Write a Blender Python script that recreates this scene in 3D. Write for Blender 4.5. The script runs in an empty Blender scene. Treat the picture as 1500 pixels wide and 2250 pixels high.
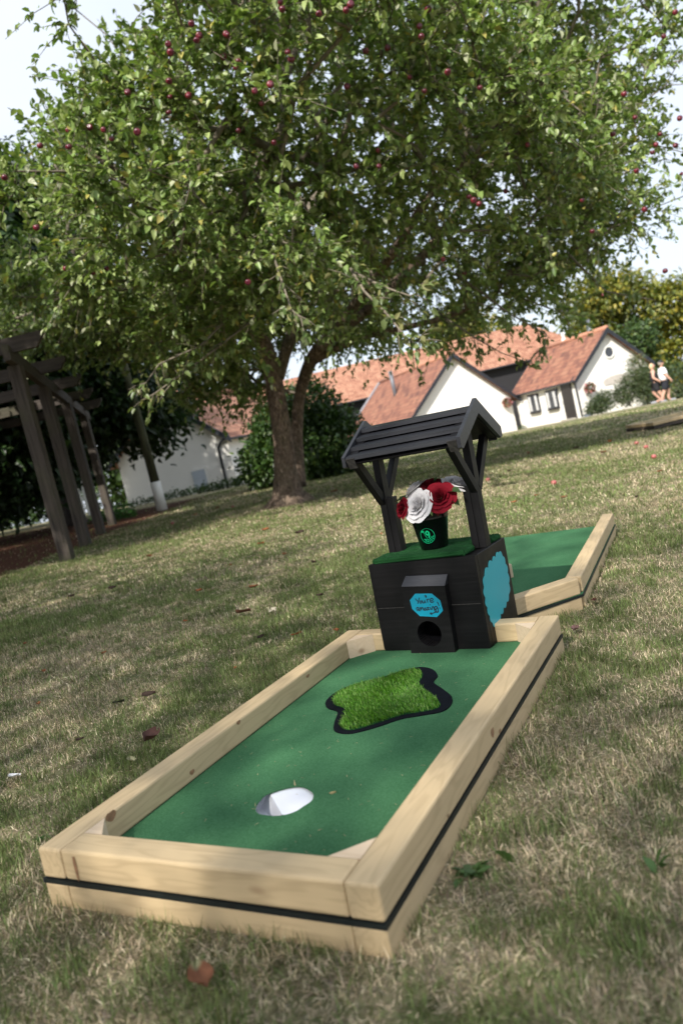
import bpy, bmesh, math, random
import numpy as np
from mathutils import Vector, Matrix
from mathutils.geometry import tessellate_polygon
R = math.radians
SC = bpy.context.scene
COL = SC.collection
random.seed(7)
RNG = np.random.default_rng(11)

# ------------------------------------------------------------------ camera
# survey of the lane gave the camera in the lane's own frame; the lawn tilts 2.2 degrees sideways
FPX = 1664.43
CP = np.array([1.11815, -0.80298, 0.57092])
r_ = np.array([0.87558, 0.44347, -0.19155]); u_ = np.array([0.12863, 0.16817, 0.97733]); f_ = np.array([-0.46563, 0.88037, -0.0902])
fh = np.array([f_[0], f_[1], 0]); fh /= np.linalg.norm(fh)
lat = np.array([fh[1], -fh[0], 0])
TILT = R(2.2)
Kx = np.array([[0, 0, fh[1]], [0, 0, -fh[0]], [-fh[1], fh[0], 0]])
Mt = np.eye(3) + math.sin(TILT) * Kx + (1 - math.cos(TILT)) * Kx @ Kx
Bm = np.array([lat, fh, [0, 0, 1]]) @ Mt
CAMH = 0.6744
CAM = np.array([0, 0, CAMH])
T4 = np.eye(4); T4[:3, :3] = Bm; T4[:3, 3] = CAM - Bm @ CP
LANE = Matrix(T4.tolist())                       # lane frame -> world
rw, uw, fw = Bm @ r_, Bm @ u_, Bm @ f_
cm = np.eye(4); cm[:3, 0] = rw; cm[:3, 1] = uw; cm[:3, 2] = -fw; cm[:3, 3] = CAM
cd = bpy.data.cameras.new('camera'); cam = bpy.data.objects.new('camera', cd); COL.objects.link(cam)
cam.matrix_world = Matrix(cm.tolist())
cd.sensor_fit = 'VERTICAL'; cd.sensor_height = 36; cd.lens = 36 * FPX / 2250
cd.clip_start = 0.05; cd.clip_end = 2000
cd.dof.use_dof = True; cd.dof.focus_distance = 2.2; cd.dof.aperture_fstop = 3.5
SC.camera = cam

# ------------------------------------------------------------------ light
SUN_EL, SUN_AZ = R(41), R(208)                   # azimuth clockwise from +Y: from behind left
w = bpy.data.worlds.new('World'); SC.world = w; w.use_nodes = True
nt = w.node_tree; nt.nodes.clear()
sky = nt.nodes.new('ShaderNodeTexSky'); sky.sky_type = 'NISHITA'; sky.sun_disc = False
sky.sun_elevation = SUN_EL; sky.sun_rotation = SUN_AZ; sky.air_density = 1.0; sky.dust_density = 2.5; sky.ozone_density = 1.0
bg = nt.nodes.new('ShaderNodeBackground'); bg.inputs[1].default_value = 0.14
out = nt.nodes.new('ShaderNodeOutputWorld')
# thin high cloud: pale, nearly even
tc = nt.nodes.new('ShaderNodeTexCoord'); no = nt.nodes.new('ShaderNodeTexNoise'); no.inputs['Scale'].default_value = 2.2; no.inputs['Detail'].default_value = 5
mp = nt.nodes.new('ShaderNodeMapRange'); mp.inputs[1].default_value = .35; mp.inputs[2].default_value = .7; mp.inputs[3].default_value = .70; mp.inputs[4].default_value = .95
mx = nt.nodes.new('ShaderNodeMix'); mx.data_type = 'RGBA'; mx.inputs['B'].default_value = (3.9, 4.2, 4.7, 1)
nt.links.new(tc.outputs['Generated'], no.inputs['Vector']); nt.links.new(no.outputs['Fac'], mp.inputs[0]); nt.links.new(mp.outputs[0], mx.inputs['Factor'])
nt.links.new(sky.outputs[0], mx.inputs['A']); nt.links.new(mx.outputs['Result'], bg.inputs[0]); nt.links.new(bg.outputs[0], out.inputs[0])
sd = bpy.data.lights.new('sun', 'SUN'); sun = bpy.data.objects.new('sun', sd); COL.objects.link(sun)
sd.energy = 4.0; sd.angle = R(0.8); sd.color = (1.0, 0.945, 0.87)
SUNV = Vector((math.cos(SUN_EL) * math.sin(SUN_AZ), math.cos(SUN_EL) * math.cos(SUN_AZ), math.sin(SUN_EL)))
sun.rotation_euler = (-SUNV).to_track_quat('-Z', 'Y').to_euler()
SC.view_settings.view_transform = 'Standard'; SC.view_settings.look = 'None'; SC.view_settings.gamma = 1; SC.view_settings.exposure = 0.88
SC.cycles.max_bounces = 8; SC.cycles.transparent_max_bounces = 8

# ------------------------------------------------------------------ ground form and rays
def gnd(x, y):
    x = np.asarray(x, float); y = np.asarray(y, float)
    d = np.clip(y - 11, 0, 33); dip = .0006 * d * d + .03 * np.clip(y - 44, 0, 400)
    far = np.clip((y - 4) / 10, 0, 1)
    return -np.clip(x, -26, 26) * math.tan(TILT) - dip + far * .012 * (np.sin(x * .7 + 1) * np.cos(y * .5))
def ray(px, py):
    return fw + rw * (px - 750) / FPX - uw * (py - 1125) / FPX
def hit(px, py):
    d = ray(px, py); t = 0.3
    while t < 120:
        P = CAM + d * t
        if P[2] < gnd(P[0], P[1]): break
        t *= 1.004
    return Vector((P[0], P[1], float(gnd(P[0], P[1]))))
def pix(px, py, D):
    d = ray(px, py); return Vector((CAM + d * D / d[1]).tolist())
def pd(px, py, D):
    return pix(px, py, D)
def proj(P):
    d = np.asarray(P, float) - CAM; z = d @ fw
    return 750 + FPX * (d @ rw) / z, 1125 - FPX * (d @ uw) / z, z
def G(x, y): return Vector((x, y, float(gnd(x, y))))

# ------------------------------------------------------------------ value noise (albedo patches only)
_pt = RNG.random((64, 64))
def vnoise(x, y, s):
    x = np.asarray(x) * s + 100; y = np.asarray(y) * s + 100
    xi = np.floor(x).astype(int); yi = np.floor(y).astype(int); fx = x - xi; fy = y - yi
    fx = fx * fx * (3 - 2 * fx); fy = fy * fy * (3 - 2 * fy)
    g = lambda a, b: _pt[a % 64, b % 64]
    return (g(xi, yi) * (1 - fx) + g(xi + 1, yi) * fx) * (1 - fy) + (g(xi, yi + 1) * (1 - fx) + g(xi + 1, yi + 1) * fx) * fy
def patch(x, y):
    return .45 * vnoise(x, y, .9) + .3 * vnoise(x + 7, y, 2.3) + .25 * vnoise(x, y + 5, 6.1)

# ------------------------------------------------------------------ materials
class NT:
    def __init__(s, name):
        s.m = bpy.data.materials.new(name); s.m.use_nodes = True; s.t = s.m.node_tree
        s.b = s.t.nodes['Principled BSDF']
    def n(s, typ, **kw):
        o = s.t.nodes.new(typ)
        for k, v in kw.items():
            if k in o.inputs.keys(): o.inputs[k].default_value = v
            else: setattr(o, k, v)
        return o
    def l(s, a, b): s.t.links.new(a, b)
    def coords(s, kind='Object', scale=(1, 1, 1)):
        tc = s.n('ShaderNodeTexCoord'); mp = s.n('ShaderNodeMapping'); mp.inputs['Scale'].default_value = scale
        s.l(tc.outputs[kind], mp.inputs[0]); return mp.outputs[0]
    def noise(s, vec, scale, detail=4, rough=.6, dist=0):
        o = s.n('ShaderNodeTexNoise'); o.inputs['Scale'].default_value = scale; o.inputs['Detail'].default_value = detail
        o.inputs['Roughness'].default_value = rough; o.inputs['Distortion'].default_value = dist; s.l(vec, o.inputs['Vector']); return o.outputs['Fac']
    def ramp(s, fac, stops):
        o = s.n('ShaderNodeValToRGB'); cr = o.color_ramp
        while len(cr.elements) > 1: cr.elements.remove(cr.elements[0])
        cr.elements[0].position = stops[0][0]; cr.elements[0].color = (*stops[0][1], 1)
        for p, c in stops[1:]:
            e = cr.elements.new(p); e.color = (*c, 1)
        s.l(fac, o.inputs[0]); return o.outputs[0]
    def mix(s, fac, a, b, mode='MIX'):
        o = s.n('ShaderNodeMix', data_type='RGBA', blend_type=mode)
        for v, k in ((fac, 'Factor'), (a, 'A'), (b, 'B')):
            if hasattr(v, 'links') or hasattr(v, 'is_linked'): s.l(v, o.inputs[k])
            else: o.inputs[k].default_value = v if k == 'Factor' else (*v, 1)
        return o.outputs['Result']
    def rgb(s, c): s.b.inputs['Base Color'].default_value = (*c, 1)
    def color(s, o): s.l(o, s.b.inputs['Base Color'])
    def rough(s, v): s.b.inputs['Roughness'].default_value = v
    def bump(s, h, dist=.002, strength=.6):
        o = s.n('ShaderNodeBump'); o.inputs['Distance'].default_value = dist; o.inputs['Strength'].default_value = strength
        s.l(h, o.inputs['Height']); s.l(o.outputs[0], s.b.inputs['Normal'])
MAT = {}
def simple(name, c, rough=.6, var=.0, scale=30, bump=0, sc=(1, 1, 1), spec=None):
    t = NT(name); t.rough(rough)
    if var or bump:
        v = t.coords('Object', sc); n = t.noise(v, scale)
        if var: t.color(t.ramp(n, [(.3, tuple(x * (1 - var) for x in c)), (.7, tuple(min(1, x * (1 + var)) for x in c))]))
        else: t.rgb(c)
        if bump: t.bump(n, bump, .8)
    else: t.rgb(c)
    if spec is not None: t.b.inputs['Specular IOR Level'].default_value = spec
    MAT[name] = t.m; return t

# new softwood; grain runs along the piece's own X
def softwood(name, light, dark, ring=18):
    t = NT(name); t.rough(.62)
    v = t.coords('Object', (1, 1, 1))
    oi = t.n('ShaderNodeObjectInfo'); add = t.n('ShaderNodeVectorMath', operation='MULTIPLY_ADD')
    cx = t.n('ShaderNodeCombineXYZ'); t.l(oi.outputs['Random'], cx.inputs[0]); t.l(oi.outputs['Random'], cx.inputs[1])
    t.l(cx.outputs[0], add.inputs[0]); add.inputs[1].default_value = (7, 3, 2); t.l(v, add.inputs[2]); v = add.outputs[0]
    ms = t.n('ShaderNodeMapping'); ms.inputs['Scale'].default_value = (.9, 7, 7); t.l(v, ms.inputs[0])
    warp = t.noise(ms.outputs[0], 1.6, 3)
    m2 = t.n('ShaderNodeMath', operation='MULTIPLY'); t.l(warp, m2.inputs[0]); m2.inputs[1].default_value = ring
    sn = t.n('ShaderNodeMath', operation='SINE'); t.l(m2.outputs[0], sn.inputs[0])
    mr = t.n('ShaderNodeMapRange'); t.l(sn.outputs[0], mr.inputs[0]); mr.inputs[1].default_value = .1; mr.inputs[2].default_value = 1; mr.inputs[3].default_value = 0; mr.inputs[4].default_value = .6
    mf = t.n('ShaderNodeMapping'); mf.inputs['Scale'].default_value = (6, 160, 160); t.l(v, mf.inputs[0])
    fine = t.noise(mf.outputs[0], 1.0, 4)
    base = t.mix(mr.outputs[0], light, dark)
    base = t.mix(.35, base, t.ramp(fine, [(.3, tuple(c * .8 for c in light)), (.7, tuple(min(1, c * 1.12) for c in light))]))
    blot = t.noise(v, 5, 3)
    base = t.mix(.3, base, t.ramp(blot, [(.35, tuple(c * .82 for c in light)), (.7, (light[0] * 1.05, light[1] * 1.04, light[2] * .98))]))
    vo = t.n('ShaderNodeTexVoronoi'); vo.inputs['Scale'].default_value = 1.0; mk = t.n('ShaderNodeMapping'); mk.inputs['Scale'].default_value = (4.2, 9, 9); t.l(v, mk.inputs[0]); t.l(mk.outputs[0], vo.inputs['Vector'])
    kd = t.n('ShaderNodeMapRange'); t.l(vo.outputs['Distance'], kd.inputs[0]); kd.inputs[1].default_value = .05; kd.inputs[2].default_value = .11; kd.inputs[3].default_value = .75; kd.inputs[4].default_value = 0
    base = t.mix(kd.outputs[0], base, (.21, .10, .045))
    t.color(base); t.bump(fine, .0006, .5); MAT[name] = t.m
softwood('softwood', (.55, .415, .24), (.33, .235, .125), 70)
softwood('softwood_pale', (.64, .50, .35), (.52, .38, .24), 60)

t = NT('black_paint'); v = t.coords('Object', (2, 60, 60)); n = t.noise(v, 1.5, 5)
t.color(t.ramp(n, [(.3, (.0045, .0042, .0048)), (.75, (.010, .0095, .010))])); t.rough(.42); t.bump(n, .0012, .5)
n2 = t.noise(t.coords('Object'), 12, 3); t.l(t.ramp(n2, [(.3, (.38,) * 3), (.7, (.6,) * 3)]), t.b.inputs['Roughness']); t.b.inputs['Specular IOR Level'].default_value = .2; MAT['black_paint'] = t.m
t = NT('roof_paint'); v = t.coords('Object', (2, 60, 60)); n = t.noise(v, 1.5, 5)
t.color(t.ramp(n, [(.3, (.017, .018, .022)), (.75, (.030, .031, .037))])); t.rough(.4); t.bump(n, .001, .5); MAT['roof_paint'] = t.m
t = NT('end_grain'); v = t.coords('Object', (1, 1, 1)); n = t.noise(v, 90, 4); t.color(t.ramp(n, [(.35, (.018, .016, .015)), (.7, (.055, .05, .045))])); t.rough(.8); t.bump(n, .002); MAT['end_grain'] = t.m

t = NT('turf_carpet'); v = t.coords('Object'); n = t.noise(v, 260, 4, .8); n2 = t.noise(v, 9, 3)
c1 = t.ramp(n, [(.3, (.024, .095, .038)), (.72, (.105, .245, .125))]); t.color(t.mix(.35, c1, t.ramp(n2, [(.3, (.020, .10, .038)), (.7, (.055, .165, .07))]))); t.rough(.95)
t.b.inputs['Specular IOR Level'].default_value = .08; t.bump(n, .003, .9); MAT['turf_carpet'] = t.m
t = NT('deep_carpet'); v = t.coords('Object'); n = t.noise(v, 380, 3, .75)
t.color(t.ramp(n, [(.3, (.008, .050, .014)), (.72, (.030, .125, .04))])); t.rough(.95); t.b.inputs['Specular IOR Level'].default_value = .08; t.bump(n, .006, 1); MAT['deep_carpet'] = t.m
simple('rubber_black', (.004, .005, .008), .7, .3, 60, .001, spec=.1)
simple('strip_black', (.006, .010, .010), .5, .3, 60)
simple('cup_white', (.82, .83, .88), .35)
simple('sticker_blue', (.005, .29, .43), .3, .05, 8)
simple('cloud_blue', (.015, .34, .42), .35, .04, 6)
simple('marker_ink', (.008, .008, .02), .5)
simple('emblem_green', (.0, .42, .17), .4)
simple('bucket_black', (.004, .004, .005), .22)
simple('wood_dust', (.45, .36, .22), .8)

def colattr(name, rough=.7, trans=0.0, sheen=0, spec=.3, trans_tint=(1.1, 1.25, .6)):
    t = NT(name); a = t.n('ShaderNodeVertexColor', layer_name='Col'); t.l(a.outputs[0], t.b.inputs['Base Color']); t.rough(rough)
    t.b.inputs['Specular IOR Level'].default_value = spec
    if trans:
        tr = t.n('ShaderNodeBsdfTranslucent'); mxn = t.n('ShaderNodeMix', data_type='RGBA', blend_type='MULTIPLY'); mxn.inputs['Factor'].default_value = 1
        t.l(a.outputs[0], mxn.inputs['A']); mxn.inputs['B'].default_value = (*trans_tint, 1); t.l(mxn.outputs['Result'], tr.inputs[0])
        ms = t.n('ShaderNodeMixShader'); ms.inputs[0].default_value = trans
        t.l(t.b.outputs[0], ms.inputs[1]); t.l(tr.outputs[0], ms.inputs[2]); t.l(ms.outputs[0], t.t.nodes['Material Output'].inputs[0])
    MAT[name] = t.m
colattr('leaf', .42, .28, spec=.45); colattr('grass_blade', .75, .25, spec=.15, trans_tint=(1.1, 1.1, .7)); colattr('faux_grass', .45, .2, spec=.4)
colattr('petal', .8, .12, trans_tint=(1, 1, 1), spec=.2); colattr('dead_leaf', .7, .15, trans_tint=(1, .9, .7), spec=.2)
colattr('apple_skin', .3, 0, spec=.5)

t = NT('lawn'); v = t.coords('Object'); a = t.noise(v, .8, 5, .6); b = t.noise(v, 7, 6, .7); c = t.noise(v, 60, 4, .8)
green = t.ramp(c, [(.3, (.06, .075, .03)), (.7, (.165, .19, .075))]); straw = t.ramp(c, [(.3, (.15, .115, .075)), (.7, (.52, .42, .28))])
mm = t.mix(.5, t.ramp(a, [(.42, (0, 0, 0)), (.60, (1, 1, 1))]), t.ramp(b, [(.4, (0, 0, 0)), (.62, (1, 1, 1))])); cc = t.mix(mm, green, straw)
# bare brown earth with leaf litter under the left trees
sx = t.n('ShaderNodeSeparateXYZ'); t.l(v, sx.inputs[0])
ms1 = t.n('ShaderNodeMath', operation='MULTIPLY_ADD'); t.l(sx.outputs[0], ms1.inputs[0]); ms1.inputs[1].default_value = -1.0; t.l(b, ms1.inputs[2])
mrx = t.n('ShaderNodeMapRange'); t.l(ms1.outputs[0], mrx.inputs[0]); mrx.inputs[1].default_value = 3.55; mrx.inputs[2].default_value = 4.1
mry = t.n('ShaderNodeMapRange'); t.l(sx.outputs[1], mry.inputs[0]); mry.inputs[1].default_value = 22; mry.inputs[2].default_value = 19
mxy = t.n('ShaderNodeMath', operation='MULTIPLY'); t.l(mrx.outputs[0], mxy.inputs[0]); t.l(mry.outputs[0], mxy.inputs[1])
cc = t.mix(mxy.outputs[0], cc, t.ramp(c, [(.35, (.028, .014, .009)), (.7, (.16, .07, .04))]))
t.color(cc); t.rough(.95); t.b.inputs['Specular IOR Level'].default_value = .1; t.bump(c, .02, .8); MAT['lawn'] = t.m

t = NT('bark'); v = t.coords('Object', (1, 1, .45)); n = t.noise(v, 24, 7, .75, .9); n2 = t.noise(v, 4, 3)
vo = t.n('ShaderNodeTexVoronoi', feature='DISTANCE_TO_EDGE'); vo.inputs['Scale'].default_value = 22; t.l(v, vo.inputs['Vector'])
c1 = t.ramp(n, [(.34, (.05, .034, .025)), (.5, (.20, .14, .10)), (.68, (.46, .35, .26))]); t.color(t.mix(t.ramp(n2, [(.5, (0, 0, 0)), (.72, (.5, .5, .5))]), c1, (.13, .125, .06)))
hm = t.n('ShaderNodeMath', operation='ADD'); t.l(n, hm.inputs[0]); t.l(vo.outputs['Distance'], hm.inputs[1]); t.rough(.9); t.bump(hm.outputs[0], .06, 1); MAT['bark'] = t.m
simple('twig', (.16, .135, .10), .85, .35, 20, .003)
simple('dark_bark', (.05, .042, .033), .9, .4, 9, .02, (1, 1, .3))
t = NT('weathered'); v = t.coords('Object', (1.5, 22, 22)); n = t.noise(v, 1.3, 6, .7); n2 = t.noise(t.coords('Object'), 2.5, 4)
c1 = t.ramp(n, [(.3, (.020, .016, .013)), (.7, (.095, .076, .060))]); t.color(t.mix(t.ramp(n2, [(.5, (0, 0, 0)), (.75, (.6, .6, .6))]), c1, (.055, .058, .022))); t.rough(.85); t.bump(n, .006); MAT['weathered'] = t.m

t = NT('moss_pole'); v = t.coords('Object', (12, 12, 1.2)); n = t.noise(v, 1.5, 6, .7); t.color(t.ramp(n, [(.35, (.025, .024, .014)), (.6, (.085, .09, .04)), (.75, (.16, .15, .09))])); t.rough(.9); t.bump(n, .01); MAT['moss_pole'] = t.m
def tile_mat(name, stops, rows=3.2):
    t = NT(name); v = t.coords('UV'); sp = t.n('ShaderNodeSeparateXYZ'); t.l(v, sp.inputs[0])
    br = t.n('ShaderNodeTexBrick'); br.inputs['Scale'].default_value = 1; br.inputs['Brick Width'].default_value = .26; br.inputs['Row Height'].default_value = .30
    br.inputs['Mortar Size'].default_value = .012; br.offset = 0; br.inputs['Color1'].default_value = (0, 0, 0, 1); br.inputs['Color2'].default_value = (1, 1, 1, 1); br.inputs['Mortar'].default_value = (.5, .5, .5, 1); t.l(v, br.inputs['Vector'])
    n = t.noise(v, 1.1, 5, .65); big = t.mix(.45, br.outputs['Color'], t.ramp(n, [(.3, (0, 0, 0)), (.7, (1, 1, 1))]))
    col = t.ramp(big, stops); col = t.mix(br.outputs['Fac'], col, (.06, .03, .02)); t.color(col); t.rough(.85)
    wv = t.n('ShaderNodeMath', operation='SINE'); mu = t.n('ShaderNodeMath', operation='MULTIPLY'); t.l(sp.outputs[0], mu.inputs[0]); mu.inputs[1].default_value = 2 * math.pi / .26; t.l(mu.outputs[0], wv.inputs[0])
    t.bump(wv.outputs[0], .03, .9); MAT[name] = t.m
tile_mat('tiles_orange', [(.15, (.26, .11, .066)), (.5, (.37, .175, .108)), (.85, (.44, .235, .15))])
tile_mat('tiles_old', [(.1, (.11, .05, .038)), (.45, (.26, .105, .065)), (.85, (.34, .165, .10))])
t = simple('render_white', (.80, .78, .73), .85, .03, 1.2, .004)
simple('barge_black', (.018, .021, .028), .5, .2, 6)
t = NT('weatherboard'); v = t.coords('Object'); sp = t.n('ShaderNodeSeparateXYZ'); t.l(v, sp.inputs[0]); mo = t.n('ShaderNodeMath', operation='FRACT'); mu = t.n('ShaderNodeMath', operation='MULTIPLY'); mu.inputs[1].default_value = 5.5
t.l(sp.outputs[2], mu.inputs[0]); t.l(mu.outputs[0], mo.inputs[0]); t.rgb((.022, .021, .024)); t.rough(.75); t.bump(mo.outputs[0], .03, 1); MAT['weatherboard'] = t.m
simple('door_black', (.022, .018, .018), .5, .2, 5, .002, (9, 9, 1)); simple('window_glass', (.05, .055, .065), .08)
simple('curtain', (.55, .55, .55), .8, .2, 6); simple('lead_grey', (.28, .29, .32), .5, .2, 5); simple('flue_grey', (.13, .14, .16), .4)
simple('arch_brick', (.50, .46, .41), .9, .12, 9); simple('fence_white', (.78, .77, .72), .6, .05, 4); simple('hatch_blue', (.45, .50, .56), .5, .05, 3)
simple('paving', (.40, .37, .32), .9, .1, 4); simple('pot_blue', (.16, .19, .24), .4)
simple('skin', (.52, .30, .22), .5); simple('tshirt', (.84, .86, .90), .8, .03, 12, .004); simple('shorts_navy', (.012, .014, .022), .85, .2, 8); simple('top_black', (.014, .014, .018), .8)
simple('hair_blonde', (.55, .40, .24), .6, .25, 40); simple('hair_grey', (.30, .25, .20), .6, .25, 40); simple('cap_black', (.012, .012, .015), .6); simple('shoe_white', (.7, .7, .72), .5)
simple('cardboard', (.42, .31, .20), .8, .08, 5)

# ------------------------------------------------------------------ builders
WM = {}
def tag(o, label=None, cat=None, group=None, kind=None):
    if label: o['label'] = label
    if cat: o['category'] = cat
    if group: o['group'] = group
    if kind: o['kind'] = kind
    return o
def put(o, mat4, parent=None):
    COL.objects.link(o); WM[o] = mat4.copy()
    if parent is not None:
        o.parent = parent; o.matrix_basis = WM[parent].inverted() @ mat4
    else: o.matrix_basis = mat4
    return o
def thing(name, label, cat, mat4, group=None):
    o = bpy.data.objects.new(name, None); o.empty_display_size = .1
    put(o, mat4); return tag(o, label, cat, group)
I4 = Matrix.Identity(4)
def T(*a): return Matrix.Translation(Vector(a))
def RZ(a): return Matrix.Rotation(a, 4, 'Z')
def RX(a): return Matrix.Rotation(a, 4, 'X')
def RY(a): return Matrix.Rotation(a, 4, 'Y')
def mobj(name, verts, faces, mat, parent=None, frame=I4, smooth=False, uv=None):
    me = bpy.data.meshes.new(name); me.from_pydata([tuple(v) for v in verts], [], faces); me.update()
    if smooth: me.polygons.foreach_set('use_smooth', [True] * len(me.polygons))
    me.materials.append(MAT[mat] if isinstance(mat, str) else mat)
    return put(bpy.data.objects.new(name, me), frame, parent)
def bobj(name, bm, mat, parent=None, frame=I4, smooth=False):
    me = bpy.data.meshes.new(name); bm.normal_update(); bm.to_mesh(me); bm.free()
    if smooth: me.polygons.foreach_set('use_smooth', [True] * len(me.polygons))
    for m in (mat if isinstance(mat, (list, tuple)) else [mat]): me.materials.append(MAT[m])
    return put(bpy.data.objects.new(name, me), frame, parent)
def bm_box(bm, size, mat4=I4, bevel=0.0, seg=2):
    g = bmesh.ops.create_cube(bm, size=1.0); vs = g['verts']
    bmesh.ops.scale(bm, vec=size, verts=vs)
    if bevel:
        es = list({e for v in vs for e in v.link_edges})
        r = bmesh.ops.bevel(bm, geom=es, offset=bevel, segments=seg, affect='EDGES', profile=.5)
        vs = list({v for f in r['faces'] for v in f.verts} | {v for v in vs if v.is_valid})
    bmesh.ops.transform(bm, matrix=mat4, verts=vs); return vs
def dirmat(p0, p1, up=(0, 0, 1)):
    p0, p1 = Vector(p0), Vector(p1); x = (p1 - p0).normalized(); z = Vector(up); y = z.cross(x).normalized(); z = x.cross(y)
    m = Matrix((x, y, z)).transposed().to_4x4(); m.translation = (p0 + p1) / 2; return m
def beam(name, p0, p1, w_, h_, mat, parent=None, frame=I4, bevel=.003, up=(0, 0, 1)):
    L = (Vector(p1) - Vector(p0)).length; bm = bmesh.new(); bm_box(bm, (L, w_, h_), bevel=bevel)
    return bobj(name, bm, mat, parent, frame @ dirmat(p0, p1, up))
def prism(name, pts, z0, z1, mat, parent=None, frame=I4, holes=(), bevel=0):
    loops = [[Vector((x, y, 0)) for x, y in pts]] + [[Vector((x, y, 0)) for x, y in h] for h in holes]
    flat = [p for l in loops for p in l]; n = len(flat); tris = tessellate_polygon(loops)
    V = [(p.x, p.y, z1) for p in flat] + [(p.x, p.y, z0) for p in flat]; F = []
    for tr in tris:
        a, b, c = (flat[i] for i in tr)
        if (b - a).cross(c - a).z < 0: tr = tr[::-1]
        F.append(tuple(tr)); F.append(tuple(i + n for i in tr[::-1]))
    o = 0
    for l in loops:
        k = len(l); area = sum(l[i].x * l[(i + 1) % k].y - l[(i + 1) % k].x * l[i].y for i in range(k))
        if l is not loops[0]: area = -area
        for i in range(k):
            a, b = o + i, o + (i + 1) % k
            F.append((a, a + n, b + n, b) if area > 0 else (b, b + n, a + n, a))
        o += k
    return mobj(name, V, F, mat, parent, frame)
def ring(cx, cy, r, n=32, a0=0): return [(cx + r * math.cos(a0 + 2 * math.pi * i / n), cy + r * math.sin(a0 + 2 * math.pi * i / n)) for i in range(n)]
def tube_geo(pts, rads, sides=6, V=None, F=None, cap=True):
    V = [] if V is None else V; F = [] if F is None else F; base = len(V); n = len(pts); pts = [Vector(p) for p in pts]
    prev = None
    for i, p in enumerate(pts):
        d = (pts[min(i + 1, n - 1)] - pts[max(i - 1, 0)]).normalized()
        a = (prev - d * prev.dot(d)) if prev is not None else (Vector((0, 0, 1)) if abs(d.z) < .9 else Vector((1, 0, 0))).cross(d)
        a.normalize(); b = d.cross(a); prev = a
        for k in range(sides):
            t = 2 * math.pi * k / sides; V.append(p + (a * math.cos(t) + b * math.sin(t)) * rads[i])
    for i in range(n - 1):
        for k in range(sides):
            q = base + i * sides; F.append((q + k, q + (k + 1) % sides, q + sides + (k + 1) % sides, q + sides + k))
    if cap: F.append(tuple(base + k for k in range(sides))[::-1]); F.append(tuple(base + (n - 1) * sides + k for k in range(sides)))
    return V, F
def tube(name, pts, rads, mat, parent=None, frame=I4, sides=8):
    V, F = tube_geo(pts, rads if hasattr(rads, '__len__') else [rads] * len(pts), sides)
    return mobj(name, V, F, mat, parent, frame, True)
def lathe(name, prof, mat, parent=None, frame=I4, seg=40):
    V = []; F = []
    for r0, z in prof: V += [(r0 * math.cos(2 * math.pi * k / seg), r0 * math.sin(2 * math.pi * k / seg), z) for k in range(seg)]
    for i in range(len(prof) - 1):
        for k in range(seg): F.append((i * seg + k, i * seg + (k + 1) % seg, (i + 1) * seg + (k + 1) % seg, (i + 1) * seg + k))
    return mobj(name, V, F, mat, parent, frame, True)
def np_mesh(name, V, loops, sizes, colors, mat):
    """V (n,3); loops flat indices; sizes per face; colours per vertex"""
    me = bpy.data.meshes.new(name); V = np.asarray(V, np.float32)
    me.vertices.add(len(V)); me.vertices.foreach_set('co', V.ravel()); loops = np.asarray(loops, np.int32); sizes = np.asarray(sizes, np.int32)
    me.loops.add(len(loops)); me.loops.foreach_set('vertex_index', loops)
    me.polygons.add(len(sizes)); st = np.zeros(len(sizes), np.int32); st[1:] = np.cumsum(sizes)[:-1]
    me.polygons.foreach_set('loop_start', st)
    me.update(calc_edges=True)
    if colors is not None:
        ca = me.color_attributes.new('Col', 'FLOAT_COLOR', 'POINT'); C = np.ones((len(V), 4), np.float32); C[:, :3] = colors; ca.data.foreach_set('color', C.ravel())
    me.materials.append(MAT[mat]); return me
def nrm(a): return a / (np.linalg.norm(a, axis=1, keepdims=True) + 1e-9)
def leaves_geo(P, D, N, L, W, col, droop=.25, fold=.25):
    """ovate leaves folded along the midrib"""
    n = len(P); D = nrm(D); S = nrm(np.cross(D, N)); U = np.cross(S, D); L = L[:, None]; W = W[:, None]
    v = np.empty((n, 7, 3)); v[:, 0] = P
    v[:, 1] = P + D * L * .28 + S * W * .46 + U * W * fold; v[:, 2] = P + D * L * .66 + S * W * .40 + U * (W * fold - L * droop * .3)
    v[:, 3] = P + D * L - U * L * droop
    v[:, 4] = P + D * L * .66 - S * W * .40 + U * (W * fold - L * droop * .3); v[:, 5] = P + D * L * .28 - S * W * .46 + U * W * fold
    v[:, 6] = P + D * L * .5 - U * L * droop * .2
    f = np.array([0, 6, 2, 1, 6, 3, 2, 0, 5, 4, 6, 6, 4, 3]); off = (np.arange(n) * 7)[:, None]
    loops = (f[None] + off).ravel(); sizes = np.tile([4, 3, 4, 3], n)
    return v.reshape(-1, 3), loops, sizes, np.repeat(col, 7, 0)
def rdir(n):
    a = RNG.normal(size=(n, 3)); return nrm(a)
def copy_tree(o, mat4, parent=None):
    c = o.copy(); COL.objects.link(c)
    if parent is None: c.matrix_basis = mat4
    else: c.parent = parent
    for ch in list(o.children): copy_tree(ch, None, c)
    return c

# ------------------------------------------------------------------ ground sheet
def build_ground():
    xs = np.concatenate([-np.geomspace(600, 30, 14), np.linspace(-28, 28, 90), np.geomspace(30, 600, 14)])
    ys = np.concatenate([-np.geomspace(300, 14, 8), np.linspace(-12, 60, 110), np.geomspace(62, 900, 16)])
    X, Y = np.meshgrid(xs, ys); Z = gnd(X, Y); nx = len(xs); V = np.stack([X, Y, Z], -1).reshape(-1, 3)
    F = [(j * nx + i, j * nx + i + 1, (j + 1) * nx + i + 1, (j + 1) * nx + i) for j in range(len(ys) - 1) for i in range(nx - 1)]
    o = mobj('ground', V, F, 'lawn', smooth=True); tag(o, kind='structure')
build_ground()

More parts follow.
